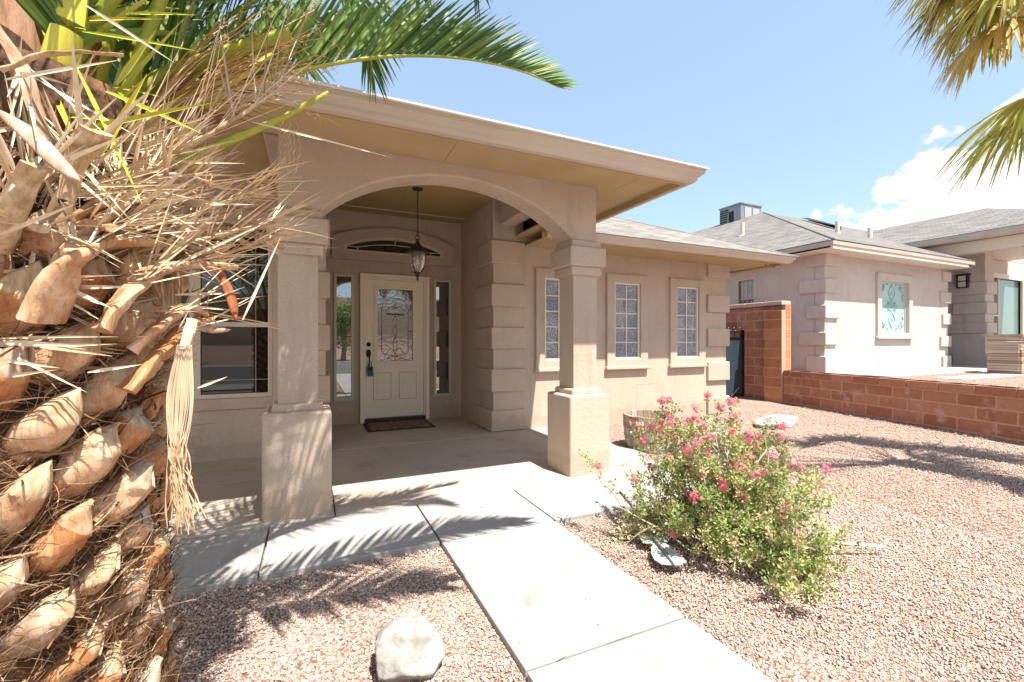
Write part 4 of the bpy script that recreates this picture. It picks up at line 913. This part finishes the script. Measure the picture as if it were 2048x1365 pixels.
def stalk(pts, w0, w1, th0, th1, name, mats, n=22, capm=1, rough=.004, twist=0, parent=PALM, smooth=True, rnd=None):
    # a petiole: crescent cross-section swept along a curve, ending in a cut
    pts = crn(pts, n); b = MB(); rows = []; up0 = Vector((0, 0, 1)); K = 12
    for k, p in enumerate(pts):
        t = (pts[min(k + 1, n)] - pts[max(k - 1, 0)]).normalized(); f = k / n
        s = t.cross(up0)
        if s.length < .15: s = t.cross(toC)
        s.normalize(); up = s.cross(t)
        if twist: s, up = s * math.cos(twist) + up * math.sin(twist), up * math.cos(twist) - s * math.sin(twist)
        w = (w0 + (w1 - w0) * f ** .75) / 2; th = th0 + (th1 - th0) * f; row = []
        for j in range(K):
            a = 2 * math.pi * j / K; x = math.cos(a); y = math.sin(a)
            yy = y * th * (.32 if y > 0 else .75) - (0 if y > 0 else 0) + (.12 * th * abs(x) if y > 0 else 0)
            q = p + s * w * (abs(x) ** .8) * (1 if x > 0 else -1) + up * yy
            row.append(q + up * rough * noise.noise(q * 30))
        rows.append(row)
    b.grid(rows, closed=True, cap=True, capm=capm)
    o = b.build(name, mats, parent, smooth=smooth)
    if rnd is not None:
        set_rnd(o.data, [max(0, min(1, rnd + .25 * noise.noise(Vector(o.data.vertices[pl.vertices[0]].co) * 6))) for pl in o.data.polygons])
    es = o.modifiers.new('edge', 'EDGE_SPLIT'); es.split_angle = R(50)
    return o, pts
def leaflet(b, rnd, p, d, L, w, up, droop, rg, v, n=5, fold=.35, kink=0):
    d = d.normalized(); a = d.cross(up)
    if a.length < .1: a = d.cross(Vector((1, 0, .3)))
    a.normalize(); nn = a.cross(d); rows = []; q = p.copy(); dd = d.copy()
    for k in range(n + 1):
        f = k / n; ww = w * (min(1, .45 + f * 3) if f < .25 else 1.18 - (f ** 2.2) * 1.12) * .5
        rows.append([q - a * ww + nn * ww * fold, q, q + a * ww + nn * ww * fold]); dd = (dd + Vector((0, 0, -droop / n)) + a * kink / n).normalized(); q = q + dd * L / n
    b.grid(rows); rnd += [v] * (2 * n)
def frond(pts, s0, Lmax, nl, w, w0, v0=.3, droop=.35, rg=rp, name='frond', lift=.5, tipang=.35, baseang=.95, side=None, petv=.5, leafw=.02, th=None, asym=(1, 1), dry=.06):
    o, cp = stalk(pts, w0, .006, th or w0 * .45, .004, name, [PETG, CUT], n=36, capm=0, rough=.001, rnd=petv)
    b = MB(); rn = []; n = len(cp) - 1
    for k in range(nl):
        f = s0 + (1 - s0) * (k + rg.uniform(-.3, .3)) / nl; f = max(s0, min(.995, f)); t = f * n; i = min(int(t), n - 1); p = cp[i].lerp(cp[i + 1], t - i)
        T = (cp[min(i + 1, n)] - cp[max(i - 1, 0)]).normalized(); g_ = (f - s0) / (1 - s0)
        A = T.cross(Vector((0, 0, 1))); A = A.normalized() if A.length > .1 else Vector((1, 0, 0)); U = A.cross(T)
        B_up = U
        if side: U = (U * .5 + Vector(side)).normalized(); A = T.cross(U).normalized(); B_up = (U * .35 + toC * .8).normalized()
        al = baseang + (tipang - baseang) * g_; L = Lmax * (.55 + .45 * math.sin(min(1, g_ * 2.2 + .25) * math.pi / 2)) * (1 - .68 * g_ ** 2.4)
        for s_ in (-1, 1):
            if rg.random() < .04: continue
            bt = lift + rg.gauss(0, .14); d = T * math.cos(al + rg.gauss(0, .06)) + (A * s_ * math.cos(bt) + U * math.sin(bt)) * math.sin(al)
            v = min(.9, max(0, v0 + rg.gauss(0, .16)))
            if rg.random() < dry: v = rg.uniform(.85, 1)
            leaflet(b, rn, p, d, L * rg.uniform(.85, 1.08) * asym[0 if s_ < 0 else 1], leafw * (1 - .45 * g_), B_up, droop * rg.uniform(.5, 1.4), rg, v)
    lo = b.build('leaflets', LEAFG, o); set_rnd(lo.data, rn)
    return o
cr = Vector((AX.x, AX.y, 1.45))
# green petioles and fronds you can see from the front
frond([P(80, 400, .98), P(112, 170, .93), P(150, -40, .93), P(190, -420, 1.0), P(260, -900, 1.2)], .34, .55, 60, 0, .105, .35, petv=.85, baseang=.8, th=.05)
frond([P(110, 430, 1.08), P(175, 210, 1.08), P(235, -20, 1.1), P(330, -400, 1.2), P(480, -800, 1.5)], .34, .55, 60, 0, .075, .35, petv=.75, baseang=.8, th=.04)
frond([P(190, 330, 1.15), P(290, 225, 1.2), P(400, 192, 1.4), P(640, 132, 1.75), P(800, 112, 1.97), P(930, 118, 2.18), P(1040, 142, 2.42), P(1120, 176, 2.6)], .14, .60, 110, 0, .040, .42, droop=.06, petv=.45, lift=1.25, baseang=.80, tipang=.38, side=(-.15, .1, 1.3), leafw=.023, asym=(1, .9), dry=.10)
frond([P(190, 270, 1.2), P(270, 140, 1.3), P(400, 62, 1.5), P(520, -5, 1.6), P(640, -90, 1.75), P(720, -170, 1.9)], .12, .50, 70, 0, .035, .18, droop=.05, petv=.2, lift=.6, baseang=.9)
frond([P(230, 300, 1.25), P(330, 200, 1.5), P(480, 110, 1.9), P(640, 40, 2.3), P(760, 20, 2.7)], .15, .45, 56, 0, .032, .2, droop=.5, petv=.2, lift=.1)
# fronds around the rest of the crown
def away(az, L, rise, w=.05, **kw):
    d = Vector((math.cos(az), math.sin(az), 0)); c = cr + d * .12
    return frond([c, c + d * L * .16 + Vector((0, 0, L * .30 * rise)), c + d * L * .42 + Vector((0, 0, L * .60 * rise)), c + d * L * .72 + Vector((0, 0, L * .72 * rise)), c + d * L * .95 + Vector((0, 0, L * .66 * rise)), c + d * L * 1.06 + Vector((0, 0, L * .52 * rise))], .2, .50, 62, 0, w, kw.get('v', .28), petv=.4, leafw=.021)
away(.42, 1.25, 2.1); away(.9, 1.3, 1.7); away(1.3, 2.2, 1.1); away(1.75, 2.4, .8); away(2.3, 2.3, 1.0); away(2.8, 2.4, .8); away(3.4, 2.2, 1.1); away(3.9, 2.3, .85); away(.15, 1.7, 1.9); away(.12, 1.7, 1.9); away(2.0, 1.8, 1.8)
frond([cr, (-.1, -1.9, 2.0), (.68, -1.80, 2.42), (1.24, -1.83, 2.72), (1.55, -1.86, 2.78), (1.86, -1.90, 2.74)], .2, .36, 130, 0, .045, .35, droop=0, petv=.4, lift=.25, baseang=.95, leafw=.028)
away(.65, 1.2, 2.3)
frond([cr, (-.12, -1.92, 1.95), (.22, -2.04, 2.3), (.68, -2.2, 2.62), (1.0, -2.3, 2.75), (1.2, -2.36, 2.72)], .2, .42, 90, 0, .045, .35, droop=0, petv=.4, lift=.25, baseang=1.0, leafw=.030)
# cut green stubs
stalk([P(150, 310, 1.1), P(290, 178, 1.2), P(420, 118, 1.27), P(578, 66, 1.36)], .062, .038, .03, .018, 'green_stub', [PETG, CUT], rnd=.42, twist=.5)
stalk([P(230, 380, 1.08), P(340, 325, 1.2), P(450, 283, 1.32), P(560, 235, 1.45), P(655, 186, 1.56)], .07, .018, .03, .012, 'green_stub', [PETG, CUT], rnd=.7)
stalk([P(250, 310, 1.2), P(370, 240, 1.3), P(480, 150, 1.4), P(540, 110, 1.5)], .06, .03, .03, .012, 'green_stub', [PETG, CUT], rnd=.95)
def spikes(cp, n, L, rg, f0=.3, f1=1, w=.0078, b=None, rn=None, up=.35, fwd=1.2):
    for k in range(n):
        f = rg.uniform(f0, f1) * (len(cp) - 1); i = min(int(f), len(cp) - 2); p = cp[i].lerp(cp[i + 1], f - i); T = (cp[i + 1] - cp[i]).normalized()
        A = T.cross(Vector((0, 0, 1))).normalized(); U = A.cross(T); s_ = rg.choice((-1, 1))
        leaflet(b, rn, p + A * s_ * .01, T * fwd * rg.uniform(.5, 1.3) + A * s_ * rg.uniform(.2, 1) + U * rg.gauss(up, .4), L * rg.uniform(.45, 1.15), w * rg.uniform(.6, 1.2), U, rg.gauss(0, .08), rg, rg.uniform(.2, 1), n=3, fold=.5)
def dead(pts, w0, w1, th=.03, ns=12, L=.14, m=None, **kw):
    o, cp = stalk(pts, w0 * .8, w1, th * .55, th * .3, 'dead_frond_stub', [m or rp.choice((BOOTP, MAUV, CUT, BOOTP)), CUT], rough=.006)
    b = MB(); rn = []; w0 *= 1; spikes(cp, int(ns * 2), L * 1.45, rp, b=b, rn=rn, **kw)
    if ns: q = b.build('dry_leaflets', STRAW, o); set_rnd(q.data, rn)
    return cp
dead([P(105, 500, .86), P(180, 410, .88), P(330, 320, 1.0), P(450, 250, 1.1), P(560, 175, 1.22)], .06, .014, .025, 26, .22, CUT, f0=.2, up=.5, fwd=1.5)
dead([P(110, 590, .86), P(170, 470, .86), P(245, 405, .92), P(340, 383, 1.02), P(412, 394, 1.1)], .085, .03, .04, 12, .12, BOOTP)
dead([P(85, 640, .80), P(140, 520, .80), P(205, 480, .86), P(300, 486, .97), P(360, 500, 1.05)], .10, .03, .05, 18, .13, BOOTP)
dead([P(200, 660, .84), P(262, 575, .88), P(345, 530, .98), P(470, 532, 1.12)], .11, .026, .045, 12, .12, BOOTP)
dead([P(0, 140, .74), P(80, 112, .76), P(160, 106, .78), P(247, 112, .82)], .014, .012, .010, 0, m=CUT)
dead([P(-20, 40, .80), P(40, 130, .80), P(75, 230, .80), P(108, 330, .80)], .035, .035, .014, 8, .12, MAUV)
dead([P(130, 400, .80), P(150, 330, .80), P(175, 290, .79), P(195, 262, .78)], .030, .052, .03, 3, .1, CUT)
dead([P(-10, 500, .78), P(20, 430, .76), P(48, 370, .75), P(72, 330, .74)], .055, .04, .03, 5, .12, CUT)
dead([P(240, 520, .95), P(350, 450, 1.02), P(450, 405, 1.1), P(540, 385, 1.18)], .06, .022, .022, 16, .13, CUT, f0=.45)
dead([P(250, 540, .98), P(370, 490, 1.05), P(470, 462, 1.12), P(547, 444, 1.2)], .055, .02, .022, 18, .12, CUT, f0=.45)
dead([P(260, 560, 1.0), P(380, 525, 1.05), P(470, 500, 1.14), P(545, 486, 1.22)], .055, .022, .022, 16, .12, BOOTP, f0=.4)
dead([P(200, 440, 1.0), P(320, 410, 1.08), P(420, 350, 1.15), P(525, 372, 1.25)], .05, .018, .02, 8, .12, CUT, f0=.5)
dead([P(260, 700, .92), P(330, 640, .96), P(375, 612, 1.02), P(412, 633, 1.06)], .09, .02, .04, 8, .12, BOOTP)
dead([P(250, 780, .90), P(320, 700, .95), P(370, 655, 1.0), P(420, 640, 1.06)], .09, .03, .04, 7, .1, BOOT)
dead([P(110, 450, .85), P(220, 400, .9), P(300, 350, 1.0), P(370, 330, 1.08)], .05, .02, .02, 14, .16, CUT, up=.9)
for k in range(26):      # more dry stubs all round
    a = camang + .9 + k * GA; d = Vector((math.cos(a), math.sin(a), 0)); L = rp.uniform(.25, .5); zz = rp.uniform(1.2, 1.55); c = Vector((AX.x, AX.y, zz)) + d * .18
    dl = (a - camang + math.pi) % (2 * math.pi) - math.pi
    if abs(dl) < 1.7: L *= .58
    if abs(dl) < 1.15: c.z = min(c.z, rp.uniform(1.18, 1.36))
    dead([c, c + d * L * .35 + Vector((0, 0, L * .5)), c + d * L * .75 + Vector((0, 0, L * .68)), c + d * L * 1.1 + Vector((0, 0, L * .62))], rp.uniform(.07, .11), rp.uniform(.02, .04), .04, 9, .13)
# brown sheaths (spathes)
def spathe(pts, w, th, m=SPATH): 
    cp = crn(pts, 16); b = MB(); rows = []
    for k, p in enumerate(cp):
        f = k / 16; t = (cp[min(k + 1, 16)] - cp[max(k - 1, 0)]).normalized(); s = t.cross(toC).normalized(); u = s.cross(t); ww = w * (.25 + .9 * math.sin(math.pi * min(1, f * 1.02)) ** .7) * (1 if f < .97 else .3)
        rows.append([p + s * ww * math.cos(a) + u * th * math.sin(a) for a in [2 * math.pi * j / 12 for j in range(12)]])
    b.grid(rows, closed=True, cap=True); return b.build('spathe', m, PALM, smooth=True)
spathe([P(230, 315, 1.15), P(310, 265, 1.15), P(390, 238, 1.2), P(460, 245, 1.25)], .026, .02)
spathe([P(-5, 222, .74), P(60, 270, .74), P(115, 325, .74), P(160, 365, .74)], .012, .005, MAUV)
spathe([P(0, 330, .95), P(20, 200, .93), P(50, 60, .95), P(100, -80, 1.0)], .09, .05)
spathe([P(120, 330, 1.08), P(140, 200, 1.05), P(165, 80, 1.05), P(190, 0, 1.05)], .035, .02)
spathe([P(365, 652, 1.02), P(400, 655, 1.04), P(430, 660, 1.06), P(462, 660, 1.08)], .008, .004, MAUV)
spathe([P(437, 535, 1.06), P(452, 570, 1.06), P(466, 610, 1.06), P(472, 643, 1.06)], .010, .006, woodmat('rust_sheath', (.22, .07, .03), (.36, .13, .05), (.46, .22, .12)))
# loose straw blades
b = MB(); rn = []
for k in range(95):      # bursts of old leaflets, each sprung from one point
    u = rp.uniform(-30, 400); v = rp.uniform(270, 530) if k % 4 else rp.uniform(530, 700)
    if v > 530 and u > 200: u -= 220
    d = .80 + .25 * max(0, u) / 400 + rp.uniform(-.03, .2); p = P(u, v, d); a0 = rp.choice((rp.gauss(.45, .35), rp.gauss(.1, .3), rp.gauss(1.4, .3), rp.gauss(2.3, .5) if u < 150 else .3)); vv = rp.uniform(.3, .9)
    for _ in range(rp.randint(5, 11)):
        a = a0 + rp.gauss(0, .22); dd = Vector((math.cos(YAW), math.sin(YAW), 0)) * math.cos(a) + Vector((0, 0, 1)) * math.sin(a) + toC * rp.gauss(.05, .25)
        L = rp.uniform(.08, .22) * (.65 if u > 330 else 1); leaflet(b, rn, p + Vector((rp.gauss(0, .008), 0, rp.gauss(0, .008))), dd, L, rp.uniform(.004, .0095), toC, rp.gauss(0, .06), rp, min(1, max(0, vv + rp.gauss(0, .15))), n=3, fold=.5)
for q in ((P(485, 640, 1.0), P(560, 475, 1.05)), (P(330, 540, .95), P(545, 437, 1.05)), (P(505, 245, 1.2), P(785, 313, 1.3)), (P(0, 470, .74), P(155, 405, .74)), (P(10, 160, .75), P(240, 118, .8)), (P(170, 10, .8), P(350, 125, .9)), (P(395, 776, 1.0), P(455, 753, 1.05)), (P(350, 590, 1.0), P(480, 585, 1.08)), (P(340, 610, 1.0), P(470, 620, 1.08)), (P(0, 720, .78), P(120, 735, .78)), (P(0, 755, .78), P(115, 738, .78)), (P(175, 745, .82), P(285, 728, .9))):
    leaflet(b, rn, q[0], q[1] - q[0], (q[1] - q[0]).length, .006, toC, .02, rp, rp.uniform(.6, 1), n=4, fold=.5)
o = b.build('straw_blades', STRAW, PALM); set_rnd(o.data, rn); tag(o, kind='stuff')
b = MB(); rn = []
for k in range(34):      # yellow green young leaflets in the heart of the crown
    u = rp.uniform(-10, 330); v = rp.uniform(20, 330); p = P(u, v, rp.uniform(.86, 1.05)); a = rp.choice((rp.gauss(-.1, .25), rp.gauss(-1.1, .25), rp.gauss(.9, .25)))
    dd = Vector((math.cos(YAW), math.sin(YAW), 0)) * math.cos(a) + Vector((0, 0, 1)) * math.sin(a); L = rp.uniform(.12, .3)
    leaflet(b, rn, p - dd * L * .5, dd, L, rp.uniform(.006, .012), toC, .05, rp, rp.uniform(.6, 1), n=4, fold=.5)
o = b.build('young_leaflets', PETG, PALM); set_rnd(o.data, rn); tag(o, kind='stuff')
# orange flower stalk fanning to the right
b = MB(); rn = []
for k in range(70):
    e = P(rp.uniform(430, 645), rp.uniform(20, 215), rp.uniform(1.25, 1.5)); s_ = P(rp.uniform(260, 300), rp.uniform(215, 300), 1.15); mid = s_.lerp(e, .5) + Vector((0, 0, rp.uniform(.0, .05)))
    cp = crn([s_, mid, e], 7); n0 = len(b.f); b.tube(cp, [.0028, .0026, .0024, .002, .0018, .0015, .0012, .001], 4); v = rp.random(); rn += [v] * (len(b.f) - n0)
    q = e.copy(); dd = (e - mid).normalized(); pts = [q]
    for _ in range(9): dd = (dd + Vector((rp.gauss(0, .5), rp.gauss(0, .5), rp.gauss(-.12, .5)))).normalized(); q = q + dd * .016; pts.append(q.copy())
    n0 = len(b.f); b.tube(pts, .0009, 3); rn += [min(1, v * .4 + .6)] * (len(b.f) - n0)
for k in range(10):
    q = P(rp.uniform(555, 600), rp.uniform(235, 260), 1.4); pts = [q]; dx = rp.uniform(-.3, .5)
    for j in range(12): q = q + Vector((dx * .012 * math.cos(j * .3) + rp.gauss(0, .002), 0, -.014)); pts.append(q + Vector((.003 * (-1) ** j, 0, 0)))
    n0 = len(b.f); b.tube(pts, .0014, 3); rn += [1] * (len(b.f) - n0)
o = b.build('flower_stalk', ORG, PALM); set_rnd(o.data, rn)
# hanging dry seed strand bundle
b = MB(); rn = []
for k in range(48):
    x0 = rp.uniform(-.014, .014); xe = rp.gauss(.004, .016); d0 = Vector((math.cos(YAW), math.sin(YAW), 0)); zt = rp.uniform(.40, .55)
    s_ = P(368, 690, .93) + d0 * x0 + toC * rp.uniform(0, .01); zend = rp.uniform(.33, .40)
    pts = crn([s_, s_ + Vector((0, 0, -.12)) + d0 * (-.01 + x0), s_ + Vector((0, 0, -.24)) + d0 * (xe * .3 - .015), s_ + Vector((0, 0, -zend)) + d0 * xe], 14)
    for j in range(8, 15): pts[j] = pts[j] + Vector((rp.gauss(0, .003), rp.gauss(0, .003), 0))
    n0 = len(b.f); b.tube(pts, [.0008] * 8 + [.0007 + .0013 * (j % 2) for j in range(7)], 4); vv = rp.uniform(.6, 1); m0 = len(b.f) - n0; rn += [vv * .8] * 32 + [vv * .3] * (m0 - 32)
b.tube([P(385, 640, .95), P(378, 665, .94), P(368, 700, .93)], [.012, .011, .009], 6); rn += [.8] * (len(b.f) - len(rn))
o = b.build('seed_strands', STRAW, PALM); set_rnd(o.data, rn)

# bits of straw and dropped leaflets lying about
b = MB(); rn = []; rl = random.Random(8)
for k in range(420):
    x = rl.uniform(-.3, 4.5) if k % 3 else rl.gauss(.1, .45); y = rl.uniform(-2.6, .6) if k % 3 else rl.gauss(-1.3, .5)
    if (0.0 < x < .43 and 0 < y < .45) or (2.27 < x < 2.71 and 0 < y < .42): continue
    on = (-.71 < y < 1.8 and x < 3.2) or (.975 < x < 1.722 and y < -.7)
    if on and rl.random() < .8: continue
    a = rl.uniform(0, 6.28); L = rl.uniform(.015, .06) * (1.5 if rl.random() < .1 else 1); leaflet(b, rn, Vector((x, y, .002 if on else GR0 + .014)), Vector((math.cos(a), math.sin(a), rl.uniform(0, .08))), L, rl.uniform(.0015, .004), Vector((0, 0, 1)), .05, rl, rl.uniform(0, 1), n=2)
o = b.build('leaf_litter', STRAW); set_rnd(o.data, rn); tag(o, kind='stuff')

# ---------------------------------------------------------------- second palm, standing outside the right edge
FAN = attr_mat('fan_leaf', [(0, (.08, .15, .035)), (.3, (.24, .32, .05)), (.6, (.50, .45, .10)), (1, (.70, .50, .24))], .45, .4, trans=.35)
P2 = empty('fan_palm', (5.95, -2.45, GR0), 'tall palm whose drooping green and yellow fan leaves hang into the upper right corner', 'palm tree')
b = MB(); b.grid([[(5.95 + (.17 + .01 * math.sin(z * 30)) * math.cos(t), -2.45 + (.17 + .01 * math.sin(z * 30)) * math.sin(t), z) for t in [2 * math.pi * k / 20 for k in range(20)]] for z in [GR0 + 3.5 * j / 80 for j in range(81)]], closed=True); b.build('trunk', mat('palm_bark', (.20, .15, .11), (.32, .26, .20), 20, .9, .01, 40), P2, smooth=True)
r2 = random.Random(4)
def fan(c, hub, L, v0, nseg=54, spread=2.5, droopk=.9, dryp=.12, w=.030):
    c = Vector(c); hub = Vector(hub); o, cp = stalk([c, c.lerp(hub, .5) + Vector((0, 0, .10)), hub], .03, .015, .015, .008, 'fan_leaf', [PETG, CUT], n=12, rnd=.5)
    T = (cp[-1] - cp[-3]).normalized(); A = T.cross(Vector((0, 0, 1))).normalized(); U = A.cross(T); b = MB(); rn = []
    for k in range(nseg):
        a = -spread / 2 + spread * k / (nseg - 1) + r2.gauss(0, .02); d = T * math.cos(a) + A * math.sin(a) + U * .12 * math.cos(a * 2); v = max(0, min(.8, v0 + r2.gauss(0, .13)))
        v = min(1, v + .12)
        if r2.random() < dryp: v = r2.uniform(.75, 1)
        leaflet(b, rn, hub, d, L * (1 - .12 * abs(a)) * r2.uniform(.85, 1.1), w, U, droopk * r2.uniform(.6, 1.5), r2, v, n=8, fold=.3)
    q = b.build('leaf_segments', FAN, o); set_rnd(q.data, rn)
c2 = (5.95, -2.45, 3.45)
fan(c2, P(1984, -114, 3.0), .68, .45, droopk=1.1); fan(c2, P(2058, -44, 2.9), .66, .62, droopk=1.3, dryp=.3); fan(c2, P(1939, -124, 3.2), .60, .25, droopk=1.2); fan(c2, P(2083, -84, 2.8), .75, .5, dryp=.25); fan(c2, P(1998, -184, 2.7), .6, .85, nseg=22, droopk=1.5)
fan(c2, P(2004, -44, 3.3), .6, .55, droopk=1.2); fan(c2, P(2068, -134, 2.6), .7, .3, droopk=1.3); fan(c2, P(1954, -74, 2.7), .5, .8, nseg=30, droopk=1.6, dryp=.4); fan(c2, P(2048, -44, 2.5), .55, .5, droopk=1.4)
fan(c2, P(2118, -24, 3.1), .65, .85, droopk=1.2, dryp=.5)
for k in range(22):
    a = k * GA; el = r2.uniform(-.35, 1.0); L = r2.uniform(.8, 1.05); d = Vector((math.cos(a) * math.cos(el), math.sin(a) * math.cos(el), math.sin(el)))
    if (d.x < -.35 and el < .75): continue
    fan(c2, Vector(c2) + d * L, .85, .3, nseg=30)
fan(c2, P(1965, 25, 3.0), .46, .5, droopk=1.7, dryp=.3); fan(c2, P(2010, 45, 2.8), .50, .62, droopk=1.6, dryp=.3); fan(c2, P(1935, -25, 2.8), .46, .4, droopk=1.6); fan(c2, P(1985, 70, 3.2), .5, .45, droopk=1.8, dryp=.2)
# tree across the street (seen in the glass)
def far_tree(x, y, h, rad, label, seed):
    rg = random.Random(seed); t = empty('street_tree', (x, y, GR0), label, 'tree', 'trees across the street'); b = MB(); b.tube([(x, y, GR0), (x + .1, y, h * .3), (x, y + .1, h * .6)], [.18, .13, .05], 8)
    for k in range(7): a = k * .9; b.tube([(x, y, h * .3), (x + rad * .5 * math.cos(a), y + rad * .5 * math.sin(a), h * .65)], [.08, .02], 5)
    b.build('trunk', TWIG, t); b = MB(); rn = []
    cl = [(Vector((rg.gauss(0, .5), rg.gauss(0, .5), rg.gauss(0, .5))) * rad, rg.uniform(.25, .5) * rad) for _ in range(26)]
    for k in range(5200):
        c, r = rg.choice(cl); p = Vector((x, y, h * .62)) + c + Vector((rg.gauss(0, .5), rg.gauss(0, .5), rg.gauss(0, .5))) * r; s = .11
        a1 = Vector((rg.gauss(0, 1), rg.gauss(0, 1), rg.gauss(0, 1))).normalized() * s; a2 = a1.cross(Vector((rg.gauss(0, 1), rg.gauss(0, 1), rg.gauss(0, 1)))).normalized() * s * .5
        b.quad(p, p + a1 * .5 + a2, p + a1, p + a1 * .5 - a2); rn.append(rg.uniform(0, .55))
    o = b.build('crown', LEAFB, t); set_rnd(o.data, rn)
far_tree(2.2, -21, 4.3, 1.5, 'bushy green tree across the street mirrored in the left sidelight', 1)
far_tree(-6.5, -22, 3.6, 1.5, 'lower round tree across the street, left of the taller one', 2)

# ---------------------------------------------------------------- loose gravel stones
def stones():
    rs = np.random.RandomState(3); pts = []
    def zone(x0, x1, y0, y1, dens, cond=None):
        n = int((x1 - x0) * (y1 - y0) * dens); p = np.c_[rs.uniform(x0, x1, n), rs.uniform(y0, y1, n)]
        if cond is not None: p = p[cond(p)]
        pts.append(p)
    near = lambda p: np.hypot(p[:, 0] - CAM.x, p[:, 1] - CAM.y)
    def vis(p):
        dx = p[:, 0] - CAM.x; dy = p[:, 1] - CAM.y; f = dx * .412 + dy * .911; l = dx * .911 - dy * .412; d = (CAM.z) / np.maximum(f, .01)
        return (f > .3) & (np.abs(l / np.maximum(f, .01)) < 1.2) & (d < .95)
    zone(-.9, .968, -2.9, -.715, 18500, vis)
    zone(1.73, 4.0, -3.0, -.72, 15500, vis)
    zone(4.0, 7.6, -3.0, -.72, 5200, vis)
    zone(3.31, 8.4, -.72, 2.0, 1900, lambda p: ~((p[:, 0] < 3.46) & (p[:, 1] > .38)) & (p[:, 0] < 7.75 + (p[:, 1] + 1.3) * .22))
    zone(8.85, 14, -1.5, 1.3, 700); zone(.98, 1.72, -2.6, -.72, 40); zone(1.0, 3.2, -.7, -.1, 45); zone(.98, 1.06, -2.6, -.72, 260); zone(1.66, 1.72, -2.6, -.72, 260); zone(-.3, 3.2, -.71, -.66, 200)
    p = np.concatenate(pts); n = len(p); dist = near(p)
    walk = ((p[:, 1] > -.712) & (p[:, 0] < 3.3)) | ((p[:, 0] > .974) & (p[:, 0] < 1.723)); zb = np.where(p[:, 0] > 8.8, .497, np.where(walk, -.004, GR0 + .004)); sz = rs.uniform(.0026, .0056, n) * (1 + .10 * np.clip(dist - 2, 0, 6)) * np.where(rs.rand(n) < .05, 1.7, 1)
    oc = np.array([[1, 0, 0], [-1, 0, 0], [0, 1, 0], [0, -1, 0], [0, 0, 1], [0, 0, -1]], float)
    V = oc[None] * (sz[:, None, None] * rs.uniform(.6, 1.25, (n, 6, 1))); V[:, :, 2] *= .75; V += rs.normal(0, .18, (n, 6, 3)) * sz[:, None, None]
    a = rs.uniform(0, 6.28, n); ca, sa = np.cos(a)[:, None], np.sin(a)[:, None]; x = V[:, :, 0] * ca - V[:, :, 1] * sa; y = V[:, :, 0] * sa + V[:, :, 1] * ca
    V[:, :, 0] = x + p[:, 0:1]; V[:, :, 1] = y + p[:, 1:2]; V[:, :, 2] += (zb + sz * rs.uniform(.2, 1.1, n))[:, None]
    F = np.array([[0, 2, 4], [2, 1, 4], [1, 3, 4], [3, 0, 4], [2, 0, 5], [1, 2, 5], [3, 1, 5], [0, 3, 5]]); F = (F[None] + (np.arange(n) * 6)[:, None, None]).reshape(-1)
    me = bpy.data.meshes.new('gravel_stones'); me.vertices.add(n * 6); me.vertices.foreach_set('co', V.reshape(-1).astype(np.float32)); nf = n * 8
    me.loops.add(nf * 3); me.loops.foreach_set('vertex_index', F.astype(np.int32)); me.polygons.add(nf); me.polygons.foreach_set('loop_start', np.arange(0, nf * 3, 3, dtype=np.int32)); me.update(calc_edges=True)
    at = me.attributes.new('rnd', 'FLOAT', 'FACE'); at.data.foreach_set('value', np.repeat(rs.rand(n), 8).astype(np.float32))
    m = attr_mat('gravel_stone', [(0, (.33, .22, .175)), (.25, (.45, .325, .26)), (.55, (.53, .405, .335)), (.8, (.57, .455, .385)), (.93, (.60, .515, .45)), (1, (.63, .60, .56))], .9, .15)
    tag(link('gravel_stones', me, None, [m]), kind='stuff'); print('stones', n)
stones()
bpy.context.view_layer.update()
